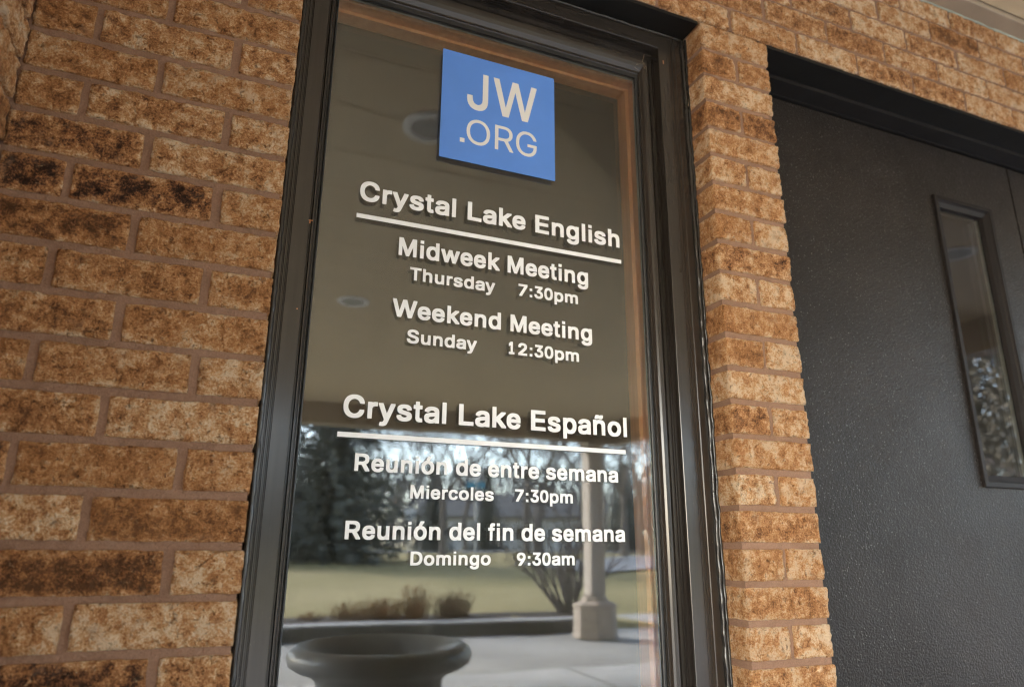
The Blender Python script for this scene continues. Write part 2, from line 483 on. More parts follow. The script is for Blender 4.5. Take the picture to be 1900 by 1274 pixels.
# ---------------------------------------------------------------- bricks
BRICK_MESH = {}
def brick_mesh(w, d, h, variant):
    """A split-faced brick, w along x, d along y, h along z, centred; chipped rounded edges and an uneven face."""
    key = (round(w, 3), round(d, 3), round(h, 3), variant)
    if key in BRICK_MESH:
        return BRICK_MESH[key]
    nx, ny, nz = max(5, int(w / 0.0052)), max(5, int(d / 0.010)), 12
    vid, verts, faces = {}, [], []
    def gv(i, j, k):
        if (i, j, k) not in vid:
            vid[(i, j, k)] = len(verts)
            verts.append(Vector(((i / nx - .5) * w, (j / ny - .5) * d, (k / nz - .5) * h)))
        return vid[(i, j, k)]
    for i in range(nx):
        for k in range(nz):
            faces.append((gv(i, 0, k), gv(i + 1, 0, k), gv(i + 1, 0, k + 1), gv(i, 0, k + 1)))
            faces.append((gv(i, ny, k), gv(i, ny, k + 1), gv(i + 1, ny, k + 1), gv(i + 1, ny, k)))
    for j in range(ny):
        for k in range(nz):
            faces.append((gv(0, j, k), gv(0, j, k + 1), gv(0, j + 1, k + 1), gv(0, j + 1, k)))
            faces.append((gv(nx, j, k), gv(nx, j + 1, k), gv(nx, j + 1, k + 1), gv(nx, j, k + 1)))
    for i in range(nx):
        for j in range(ny):
            faces.append((gv(i, j, 0), gv(i, j + 1, 0), gv(i + 1, j + 1, 0), gv(i + 1, j, 0)))
            faces.append((gv(i, j, nz), gv(i + 1, j, nz), gv(i + 1, j + 1, nz), gv(i, j + 1, nz)))
    H = Vector((w / 2, d / 2, h / 2))
    seed = Vector((variant * 7.31 + w * 40, variant * 3.17 + d * 20, 1.7 * variant))
    out, edge = [], []
    for v in verts:
        n0 = noise.noise(v * 45 + seed)
        r = 0.0018 + 0.0026 * max(0, n0)
        q = Vector([max(-(H[a] - r), min(H[a] - r, v[a])) for a in range(3)])
        e = v - q
        p = q + e.normalized() * r if e.length > 1e-7 else v.copy()
        nv = noise.noise_vector(v * 36 + seed) * 0.0017 + noise.noise_vector(v * 105 + seed) * 0.0013 + noise.noise_vector(v * 230 + seed) * 0.0008
        rg = (0.35 - abs(noise.noise(v * 55 + seed * 2))) * 0.0060
        rg = max(-0.0008, rg)
        nv.y += -rg if v.y < 0 else rg
        # keep the bed and head faces within the joints, the exposed face and ends rougher
        p += Vector((nv.x * 0.9, nv.y * 1.0 - (0.0008 if v.y < 0 else 0), nv.z * 0.75))
        out.append(p)
        m = min(H.x - abs(v.x), H.z - abs(v.z), max(H.y - abs(v.y), 0) + (0 if abs(v.y) < H.y - 1e-6 else 1))
        m = min(H.x - abs(v.x), H.z - abs(v.z)) if abs(v.y) > H.y - 1e-6 else min(H.y - abs(v.y), H.z - abs(v.z))
        edge.append(max(0.0, 1.0 - m / 0.012) * (0.45 + 0.9 * max(0, noise.noise(v * 70 + seed) + 0.25)))
    me = bpy.data.meshes.new("brick")
    me.from_pydata([tuple(p) for p in out], [], faces)
    at = me.attributes.new("edge", 'FLOAT', 'POINT')
    at.data.foreach_set('value', [min(1.0, e) for e in edge])
    me.materials.append(M['brick'])
    me.polygons.foreach_set('use_smooth', [True] * len(me.polygons))
    BRICK_MESH[key] = me
    return me

rb = random.Random(11)
DARK = []    # (x, z, half-width, darkness) of bricks the kiln flashed dark
def lay_brick(parent, x0, x1, y0, y1, z0, z1, dark=None, rotz=0.0):
    w, d, h = x1 - x0, y1 - y0, z1 - z0
    me = brick_mesh(round(w, 3), round(d, 3), round(h, 3), rb.randrange(6))
    o = bpy.data.objects.new("brick", me)
    COL.objects.link(o)
    o.parent = parent
    cx, cy, cz = (x0 + x1) / 2, (y0 + y1) / 2, (z0 + z1) / 2
    j = 0.0010
    o.location = Vector((cx + rb.uniform(-j, j), cy + rb.uniform(-0.0012, 0.0012), cz + rb.uniform(-j, j))) - parent.location
    o.rotation_euler = (rb.uniform(-.006, .006), rb.uniform(-.004, .004), rb.uniform(-.006, .006))
    v = rb.random()
    dk = 0.0 if v < 0.45 else (0.22 if v < 0.84 else 0.42)
    dk += rb.uniform(-0.1, 0.1)
    if dark is not None:
        dk = dark
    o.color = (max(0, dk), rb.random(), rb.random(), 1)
    return o

J = 0.0112      # joint width

# ---------------------------------------------------------------- ground and terrain (setting)
def structure(o):
    o['kind'] = "structure"
    return o

WALL_Y = 0.20        # back of the brick skin and its mortar

pv = bmesh.new()
add_box(pv, -14, 16, -4.84, 0.6, GZ - 0.15, GZ)
walk = structure(from_bm("pavement", pv, M['concrete']))
joint_bm = bmesh.new()
for gx in (-6.2, -3.9, -1.6, 0.7, 3.0, 5.3, 7.6):
    add_box(joint_bm, gx - .006, gx + .006, -4.83, -0.02, GZ + 0.0005, GZ + 0.004)
add_box(joint_bm, -13.9, 15.9, -2.43, -2.418, GZ + 0.0045, GZ + 0.008)
jo = from_bm("pavement_joints", joint_bm, M['kerb_face'], walk)
pv = bmesh.new()
add_box(pv, -14, 16, -9.4, -4.87, GZ - 0.16, GZ - 0.012)
structure(from_bm("driveway", pv, M['concrete_dk']))
pv = bmesh.new()
add_box(pv, -14, 16, -4.87, -4.84, GZ - 0.16, GZ - 0.03)
structure(from_bm("driveway_joint", pv, M['kerb_face']))

def kshift(x):
    """The kerb runs a few degrees off the wall's line."""
    return 0.085 * (max(-14.0, min(4.7, x)) - 4.3)

def ground_z(x, y):
    """Lawn rising gently away from the kerb."""
    y = y - kshift(x)
    if y > -7.4:
        return GZ - 0.2
    t = min(1.0, (-7.4 - y) / 20.0)
    s = t * t * (3 - 2 * t)
    z = -0.875 + s * 0.50
    if x > 4.75 and y > -10.0:      # the drive's apron lies lower beside the kerb
        k = min(1.0, (x - 4.75) / 0.5) * min(1.0, (y + 10.0) / 0.8)
        z = z * (1 - k) + (GZ - 0.05) * k
    return z + 0.03 * noise.noise(Vector((x * .2, y * .2, 0)))

bm = bmesh.new()
xs = [-420, -200, -90, -50] + [-30 + i * 1.25 for i in range(60)] + [60, 100, 200, 420]
ys = [0.6, -3, -6.9, -7.36] + [-7.5 - i * 0.5 for i in range(10)] + [-13 - i * 1.5 for i in range(20)] + [-45, -55, -70, -100, -160, -260, -420]
grid = [[bm.verts.new((x, y + (kshift(x) if y < -6 else 0), ground_z(x, y + (kshift(x) if y < -6 else 0)))) for x in xs] for y in ys]
for a, b in zip(grid, grid[1:]):
    for i in range(len(xs) - 1):
        bm.faces.new((a[i], b[i], b[i + 1], a[i + 1]))
structure(from_bm("ground", bm, M['lawn'], smooth=True))
# land behind the building, so that no sky shows under it from elsewhere
bm = bmesh.new()
add_box(bm, -420, 420, 0.61, 420, GZ - 0.5, GZ - 0.06)
structure(from_bm("ground_behind", bm, M['lawn']))

# kerb: pale top, the face's shade put into its darker colour
kerb = thing("kerb", "low concrete kerb with shade coloured into its face, edging the lawn, mirrored in the window", "kerb", (4.7, -7.27, GZ))
kerb.rotation_euler = (0, 0, math.atan(0.085))
bm = bmesh.new()
pts = []
x = -18.7
while x < 0.0:
    x2 = min(x + 3.0, 0.0)
    add_box(bm, x + .004, x2 - .004, -0.14, 0.100, -0.1, 0.135)
    x = x2
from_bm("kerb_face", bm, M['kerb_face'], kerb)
bm = bmesh.new()
x = -18.7
while x < 0.0:
    x2 = min(x + 3.0, 0.0)
    add_box(bm, x + .004, x2 - .004, -0.145, 0.103, 0.135, 0.16)
    x = x2
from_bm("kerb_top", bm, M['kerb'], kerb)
# mulch bed behind the kerb
bm = bmesh.new()
vs = add_box(bm, -14, 4.6, -8.25, -7.45, -1.1, -0.868)
for v in vs:
    v.co.y += kshift(v.co.x)
bed = structure(from_bm("planting_bed", bm, M['mulch']))
# paved apron right of the column and the lane beyond
bm = bmesh.new()
add_box(bm, 5.2, 30, -9.6, -7.2, GZ - 0.15, GZ - 0.013)
structure(from_bm("drive_apron", bm, M['asphalt']))
bm = bmesh.new()
quad = [(9.5, -15.5), (14, -18), (60, -22), (60, -30), (16, -24.5), (8.5, -19.5)]
vs = [bm.verts.new((x, y, ground_z(x, y) + 0.05)) for x, y in quad]
bm.faces.new(vs)
structure(from_bm("side_road", bm, M['asphalt']))
bm = bmesh.new()
vs = [bm.verts.new((x, y, -0.33)) for x, y in [(-200, -36), (200, -36), (200, -44), (-200, -44)]]
bm.faces.new(vs)
structure(from_bm("street", bm, M['asphalt']))

# ---------------------------------------------------------------- the brick front
wall = thing("brick_wall", "tan and brown split-face brick front wall with recessed pinkish mortar around window and door", "brick wall", (0.4, 0.0, 0.0))
LINT = 1.190
DK = {}
def dark_of(x0, x1, z0, z1, table):
    for (x, z, v) in table:
        if x0 - .005 <= x <= x1 + .005 and z0 - .005 <= z <= z1 + .005:
            return v
    return None
LEFT_DARK = [(-0.22, 0.54, 0.95), (-0.32, 0.46, 0.9), (-0.37, 0.53, 1.0), (-0.12, 0.06, 0.75), (-0.22, -0.01, 1.0), (-0.24, -0.13, 1.0), (-0.32, 0.12, 0.95), (-0.26, 0.4, 0.5), (-0.15, 0.4, 0.45)]
PIER_DARK = [(0.89, 1.09, 0.6), (0.98, 1.09, 0.5), (0.89, 0.955, 0.75), (1.0, 0.955, 0.75), (0.94, 0.6, 0.5), (0.93, 0.05, 0.4), (0.93, -0.085, 0.3), (0.9, 1.15, 0.1), (0.9, 0.88, 0.1)]
HEAD_DARK = [(1.34, 1.295, 0.7), (1.67, 1.43, 0.85), (1.3, 1.36, 0.5), (1.1, 1.295, 0.4)]
# left of the window
PL = 0.06773
row = 0
n = -4
ZB = 0.8988
LX0, LLEN = -0.1189, 0.1997
while True:
    zt = ZB - n * PL
    zb = zt - PL
    if zb < GZ:
        break
    xj = LX0 if n % 2 else LX0 - 0.53 * LLEN + LLEN
    edges = [-0.024]
    x = xj
    while x > -0.404:
        if x < -0.035:
            edges.append(x)
        x -= LLEN
    edges.append(-0.404)
    for a, b in zip(edges, edges[1:]):
        x1 = a if a == -0.024 else a - J / 2
        x0 = b if b == -0.404 else b + J / 2
        if x1 - x0 > 0.02:
            d = dark_of(x0, x1, zb, zt, LEFT_DARK)
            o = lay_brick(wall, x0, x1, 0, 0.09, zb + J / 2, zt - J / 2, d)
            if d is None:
                o.color = (min(0.75, o.color[0] + (0.24 if x1 < -0.15 else 0.12)), o.color[1], o.color[2], 1)  # darker brick mix here, plus the wall's shade added to brick colour
    n += 1
# pier between window and door
PP = 0.0686
for k in range(33):
    zt = LINT - k * PP - J * 0.0
    zb = zt - PP
    if zb < GZ - 0.03:
        break
    z0, z1 = zb + J / 2, zt - J / 2
    if k == 0:
        z1 = zt
    if k % 2 == 0:
        lay_brick(wall, 0.8455, 1.0395, 0, 0.09, z0, z1, dark_of(.8455, 1.0395, z0, z1, PIER_DARK))
    else:
        lay_brick(wall, 0.8455, 0.938, 0, 0.09, z0, z1, dark_of(.8455, .938, z0, z1, PIER_DARK))
        lay_brick(wall, 0.9485, 1.0395, 0, 0.09, z0, z1, dark_of(.9485, 1.0395, z0, z1, PIER_DARK))
# five courses over the openings, up to the frieze board
PH = 0.0690
for k in range(5):
    zb = LINT + 0.002 + k * PH
    z0, z1 = zb + (0.004 if k == 0 else J / 2), zb + PH - J / 2
    xj = (1.1400 if k % 2 == 0 else 1.0450) - 0.2045 * 8
    edges = [-0.404]
    x = xj
    while x < 3.36:
        if x > -0.39:
            edges.append(x)
        x += 0.2045
    for a, b in zip(edges, edges[1:]):
        x0 = a if a == -0.404 else a + J / 2
        x1 = b - J / 2
        if x1 - x0 > .02:
            lay_brick(wall, x0, x1, 0, 0.09, z0, z1, dark_of(x0, x1, z0, z1, HEAD_DARK))
# far side of the door pair: outside the picture, one joined mass of bricks
bm = bmesh.new()
k = 0
while GZ + k * PP < LINT + 0.34:
    x = 3.16 - (0.1 if k % 2 else 0)
    while x < 8.0:
        add_box(bm, max(x, 3.16 if GZ + k * PP < LINT - 0.02 else 3.36) + J / 2, min(x + .2, 8.0) - J / 2, 0.0, 0.09, GZ + k * PP + J / 2, GZ + (k + 1) * PP - J / 2)
        x += 0.2
    k += 1
o = from_bm("brick_courses", bm, M['brick'], wall, -wall.location)
o['kind'] = "stuff"
# mortar
def mortar_slab(x0, x1, z0, z1, y0=0.0030, y1=WALL_Y, ends=()):
    bm = bmesh.new()
    nx, nz = max(1, int((x1 - x0) / .012)), max(1, int((z1 - z0) / .012))
    if nx * nz > 24000:
        nx, nz = max(1, int((x1 - x0) / .05)), max(1, int((z1 - z0) / .02))
    g = [[bm.verts.new((x0 + (x1 - x0) * i / nx, y0 + 0.0014 * noise.noise(Vector((i * .9, k * .9, x0 * 9))), z0 + (z1 - z0) * k / nz)) for i in range(nx + 1)] for k in range(nz + 1)]
    for k in range(nz):
        for i in range(nx):
            bm.faces.new((g[k][i], g[k][i + 1], g[k + 1][i + 1], g[k + 1][i]))
    b = [bm.verts.new(p) for p in ((x0, y1, z0), (x1, y1, z0), (x1, y1, z1), (x0, y1, z1))]
    bm.faces.new((b[1], b[0], b[3], b[2]))
    bm.faces.new([g[k][0] for k in range(nz + 1)] + [b[3], b[0]])
    bm.faces.new([g[k][nx] for k in range(nz, -1, -1)] + [b[1], b[2]])
    bm.faces.new([g[0][i] for i in range(nx, -1, -1)] + [b[0], b[1]])
    bm.faces.new([g[nz][i] for i in range(nx + 1)] + [b[2], b[3]])
    return from_bm("mortar", bm, M['mortar'], wall, -wall.location, smooth=False)
mortar_slab(-0.60, -0.0275, GZ, LINT + 0.0)
mortar_slab(0.8485, 1.0365, GZ, LINT - 0.004)
mortar_slab(-0.60, 3.2, LINT + 0.0062, LINT + 0.345)
mortar_slab(-0.60, 8.0, LINT + 0.3455, LINT + 0.80, y0=0.012)
mortar_slab(3.20, 8.0, GZ, LINT + 0.345)
mortar_slab(3.165, 3.1995, GZ, LINT - 0.003)

# short wall returning towards the camera at the inside corner
side = thing("brick_side_wall", "brick wall turning out from the dark inside corner at the upper left of the window wall", "brick wall", (-0.404, -0.4, 0))
SIDE_END = -0.86
n = -9
while True:
    zt = ZB - n * PL
    zb = zt - PL
    if zb < GZ:
        break
    if zt < 1.535:
        y = -0.006 - (0.0 if n % 2 else 0.0)
        first = 0.095 if n % 2 else 0.1985
        ln = first
        while y > SIDE_END + .02:
            y2 = max(y - ln, SIDE_END)
            w = (y - J / 2) - (y2 + J / 2) if y < -0.01 else (y) - (y2 + J / 2)
            me = brick_mesh(round(w, 3), 0.09, round(PL - J, 3), rb.randrange(6))
            o = bpy.data.objects.new("brick", me)
            COL.objects.link(o)
            o.parent = side
            o.location = Vector((-0.404 - 0.045, (y + y2) / 2, (zt + zb) / 2)) - side.location
            o.rotation_euler = (0, 0, math.pi / 2)
            o.color = (0.15 + 0.45 * rb.random(), rb.random(), rb.random(), 1)
            y = y2
            ln = 0.2
    n += 1
bm = bmesh.new()
add_box(bm, -0.60, -0.4095, -0.90, 0.0, GZ, 1.53)
from_bm("mortar", bm, M['mortar'], side, -side.location)
bm = bmesh.new()
k = 0
while GZ + (k + 1) * PL < 1.53:
    y = SIDE_END - .005 - (0.1 if k % 2 else 0)
    while y > -0.89:
        add_box(bm, -0.494, -0.404, max(y - .19, -0.90), y, GZ + k * PL + J / 2, GZ + (k + 1) * PL - J / 2)
        y -= 0.2
    k += 1
o = from_bm("brick_courses", bm, M['brick'], side, -side.location)
o['kind'] = "stuff"

# dark room behind the openings
room = bmesh.new()
add_box(room, -0.6, 4.0, 0.95, 1.0, GZ, 1.7)
add_box(room, -0.62, -0.5, 0.202, 0.949, GZ, 1.7)
add_box(room, 4.0, 4.1, 0.202, 1.0, GZ, 1.7)
add_box(room, -0.62, 4.1, 0.202, 1.0, 1.701, 1.8)
add_box(room, 0.9, 0.96, 0.26, 0.948, GZ, 1.69)
structure(from_bm("interior_wall", room, M['backing']))
room = bmesh.new()
add_box(room, -0.6, 4.0, 0.601, 0.949, GZ - .1, GZ + 0.002)
structure(from_bm("interior_floor", room, M['concrete_dk']))

# ---------------------------------------------------------------- lintels
lin = thing("window_lintel", "black steel lintel plate under the brick courses over the tall window", "lintel", (0.41, 0.03, LINT))
box("lintel_plate", -0.0225, 0.8440, 0.004, 0.0900, LINT - 0.0030, LINT + 0.0048, M['lintel'], lin)
lin2 = thing("door_lintel", "black steel lintel plate under the brick courses over the double door", "lintel", (2.1, 0.03, LINT))
box("lintel_plate", 1.0415, 3.158, 0.004, 0.0900, LINT - 0.0030, LINT + 0.0048, M['lintel'], lin2)

# ---------------------------------------------------------------- window
win = thing("tall_window", "tall dark bronze framed window of mirroring glass set in the brick wall", "window", (0.40, 0.09, 0.1))
WB = -0.93           # bottom of the visible glass
# profile stations: depth y, left x, top z, right x
PROF = [
    (0.0900, -0.0235, 1.1865, 0.8440),
    (0.0660, -0.0235, 1.1865, 0.8440),
    (0.0640, -0.0225, 1.1855, 0.8430),
    (0.0640, -0.0110, 1.1830, 0.8190),
    (0.0655, -0.0100, 1.1822, 0.8175),
    (0.0655, -0.0090, 1.1812, 0.8150),
    (0.0632, -0.0080, 1.1805, 0.8135),
    (0.0632, -0.0060, 1.1790, 0.8100),
    (0.0660, -0.0050, 1.1780, 0.8080),
    (0.0660, -0.0035, 1.1768, 0.8055),
    (0.0632, -0.0025, 1.1755, 0.8035),
    (0.0632, -0.0015, 1.1740, 0.8010),
    (0.0620, -0.0005, 1.1725, 0.7990),
    (0.0620, 0.0262, 1.1430, 0.7715),
    (0.0628, 0.0270, 1.1420, 0.7705),
    (0.0900, 0.0275, 1.1415, 0.7700),
    (0.0930, 0.0285, 1.1400, 0.7690),
    (0.0930, 0.0300, 1.1330, 0.7645),
    (0.0905, 0.0303, 1.1320, 0.7635),
    (0.0905, 0.0308, 1.1290, 0.7610),
    (0.0940, 0.0312, 1.1280, 0.7600),
    (0.0940, 0.0320, 1.1230, 0.7560),
    (0.0860, 0.0325, 1.1215, 0.7550),
    (0.0840, 0.0335, 1.1180, 0.7520),
    (0.0840, 0.0350, 1.1110, 0.7475),
    (0.0850, 0.0360, 1.1040, 0.7440),
    (0.0880, 0.0375, 1.0960, 0.7405),
    (0.0925, 0.0392, 1.0900, 0.7375),
    (0.0940, 0.0400, 1.0880, 0.7362),
    (0.0940, 0.0410, 1.0850, 0.7350),
    (0.0965, 0.0418, 1.0840, 0.7340),
    (0.0980, 0.0425, 1.0820, 0.7330),
    (0.1160, 0.0425, 1.0820, 0.7330),
]
def sill_z(zt):
    return WB - (zt - 1.068)
bm = bmesh.new()
S = []
for (y, xl, zt, xr) in PROF:
    zb_ = sill_z(zt)
    S.append([Vector((xl, y, zb_)), Vector((xl, y, zt)), Vector((xr, y, zt)), Vector((xr, y, zb_))])
off = win.location
# four mitred members, each a mesh of its own
for name, a, b, mat in (("jamb", 0, 1, M['frame']), ("head", 1, 2, M['frame_h']), ("jamb", 2, 3, M['frame']), ("sill", 3, 0, M['frame_h'])):
    bm = bmesh.new()
    A = [bm.verts.new(s[a] - off) for s in S]
    B = [bm.verts.new(s[b] - off) for s in S]
    segs = 1
    for i in range(len(S) - 1):
        bm.faces.new((A[i], B[i], B[i + 1], A[i + 1]))
    bm.faces.new((A[-1], B[-1], B[0], A[0]))
    bm.faces.new(A[::-1])
    bm.faces.new(B)
    bmesh.ops.recalc_face_normals(bm, faces=bm.faces[:])
    o = from_bm("frame_" + name, bm, mat, win)
# gasket between bead and glass
for (x0, x1) in ((0.0430, 0.0474), (0.7232, 0.7325)):
    bm = bmesh.new()
    prevs = None
    nz = 170
    for k in range(nz + 1):
        z = WB + 0.005 + (1.068 - WB) * k / nz
        w = 0.0009 * noise.noise(Vector((x0 * 50, 0, z * 60)))
        ring = [bm.verts.new(Vector(p) - off) for p in ((x0, 0.0990, z), (x0 + .001, 0.0962 + w, z), ((x0 + x1) / 2, 0.0950 - w, z), (x1 - .001, 0.0965 + w, z), (x1, 0.0990, z))]
        if prevs:
            for i in range(4):
                bm.faces.new((prevs[i], prevs[i + 1], ring[i + 1], ring[i]))
        prevs = ring
    from_bm("gasket", bm, M['gasket'], win, smooth=True)
for (z0, z1) in ((1.0690, 1.0815), (WB - .0135, WB - .001)):
    bm = bmesh.new()
    add_box(bm, 0.0430, 0.7325, 0.0952, 0.0990, z0, z1)
    bmesh.ops.bevel(bm, geom=bm.edges[:], offset=0.0012, segments=2, affect='EDGES')
    from_bm("gasket", bm, M['gasket'], win, -off)
# two panes of the sealed unit
def pane(y0, y1, mat):
    bm = bmesh.new()
    vs = [bm.verts.new(Vector((x, y, z)) - off) for x in (0.0432, 0.7323) for y in (y0, y1) for z in (WB - .004, 1.072)]
    for i, f in enumerate(((0, 1, 3, 2), (4, 6, 7, 5), (0, 4, 5, 1), (2, 3, 7, 6), (0, 2, 6, 4), (1, 5, 7, 3))):
        fc = bm.faces.new([vs[j] for j in f])
        fc.material_index = 0 if i == 2 else 1
    o = from_bm("glass_pane", bm, mat, win)
    o.data.materials.append(M['clear'])
    return o
pane(0.1000, 0.1030, M['pane_a'])
pane(0.1090, 0.1120, M['pane_b'])
sp = bmesh.new()
add_box(sp, 0.0330, 0.0440, 0.1033, 0.1087, WB, 1.071)
add_box(sp, 0.7250, 0.7323, 0.1033, 0.1087, WB, 1.071)
add_box(sp, 0.0441, 0.7249, 0.1033, 0.1087, 1.0700, 1.0780)
from_bm("glass_spacer", sp, M['spacer'], win, -off)
# oak jamb lining and the dark board behind it
def lining(x0, x1, y0, y1, z0, z1, m=None):
    bm = bmesh.new()
    add_box(bm, x0, x1, y0, y1, z0, z1)
    return from_bm("jamb_lining", bm, m or M['wood'], win, -off)
lining(0.7330, 0.7530, 0.1165, 0.1990, WB - .02, 1.090)
lining(0.7235, 0.7325, 0.1400, 0.1990, WB - .02, 1.069)
lining(0.0150, 0.0420, 0.1165, 0.1990, WB - .02, 1.090)
lining(0.0425, 0.7325, 0.1165, 0.1990, 1.0700, 1.090)
lining(0.0425, 0.7225, 0.1400, 0.1990, 1.0620, 1.0695)
bm = bmesh.new()
add_box(bm, 0.0430, 0.7230, 0.1730, 0.1790, WB - .02, 1.0615)
from_bm("backing_board", bm, M['backing'], win, -off)

# sealant beads, lumpy and glossy
def caulk_line(p0, p1, rad, seed, nseg=220, wob=0.0016):
    bm = bmesh.new()
    pts, rr = [], []
    for i in range(nseg + 1):
        t = i / nseg
        p = p0.lerp(p1, t)
        L = (p1 - p0).length * t
        w = Vector((noise.noise(Vector((L * 34, seed, 0))), noise.noise(Vector((L * 34, seed, 5))), noise.noise(Vector((L * 30, seed, 9))))) * wob
        w += Vector((noise.noise(Vector((L * 110, seed, 2))), noise.noise(Vector((L * 110, seed, 7))), 0)) * wob * .6
        pts.append(p + w - off)
        rr.append(rad * (1 + 0.45 * noise.noise(Vector((L * 50, seed, 3)))))
    add_tube(bm, pts, rr, 8)
    return from_bm("sealant_bead", bm, M['caulk'], win, smooth=True)
caulk_line(Vector((0.8395, 0.0625, WB - .08)), Vector((0.8395, 0.0625, 1.184)), 0.0058, 1.3)
caulk_line(Vector((-0.0185, 0.0625, WB - .08)), Vector((-0.0185, 0.0625, 1.184)), 0.0048, 5.1, wob=.0007)
caulk_line(Vector((-0.016, 0.0630, 1.1835)), Vector((0.838, 0.0630, 1.1835)), 0.0035, 8.9, wob=.0008)
for sp_x, sd in ((0.8430, 3.3),):
    caulk_line(Vector((sp_x, 0.0560, WB - .08)), Vector((sp_x, 0.0560, 1.180)), 0.0028, sd, wob=.0022)
# paint chips on the frame
chips = bmesh.new()
for (x, y, z, sx, sz) in ((0.0292, 0.0617, 0.5568, .0035, .0010), (0.0278, 0.0617, 0.5540, .0010, .0030), (0.7828, 0.0616, 1.1060, .0008, .0045), (0.0205, 0.0617, 0.3950, .0008, .0010)):
    add_box(chips, x - sx, x + sx, y, y + .0006, z - sz, z + sz)
from_bm("paint_chip", chips, simple_mat("bare_copper_chip", (0.42, 0.18, 0.07), 0.6, 0.3, bump_s=0), win, -off)
# wisp of cobweb and a dead leaf stalk in the top corner
bm = bmesh.new()
rc = random.Random(4)
for i in range(5):
    a = Vector((0.735 + rc.uniform(-.016, .01), 0.086 + rc.uniform(-.006, .004), 1.100 + rc.uniform(-.012, .012)))
    pts = [a + Vector((rc.uniform(-.007, .007), rc.uniform(-.003, .003), rc.uniform(-.007, .007))) * (t / 2) for t in range(5)]
    add_tube(bm, pts, [0.00018] * 5, 4)
add_tube(bm, [Vector((0.7385, 0.082, 1.108)), Vector((0.7400, 0.079, 1.117)), Vector((0.7422, 0.078, 1.127))], [.0007, .0006, .0004], 5)
web = from_bm("cobweb", bm, simple_mat("dusty_web", (0.25, 0.19, 0.12), 0.9, 0.2, bump_s=0), None)
tag(web, "small dusty cobweb with a dead stalk in the upper corner of the window frame", "cobweb")

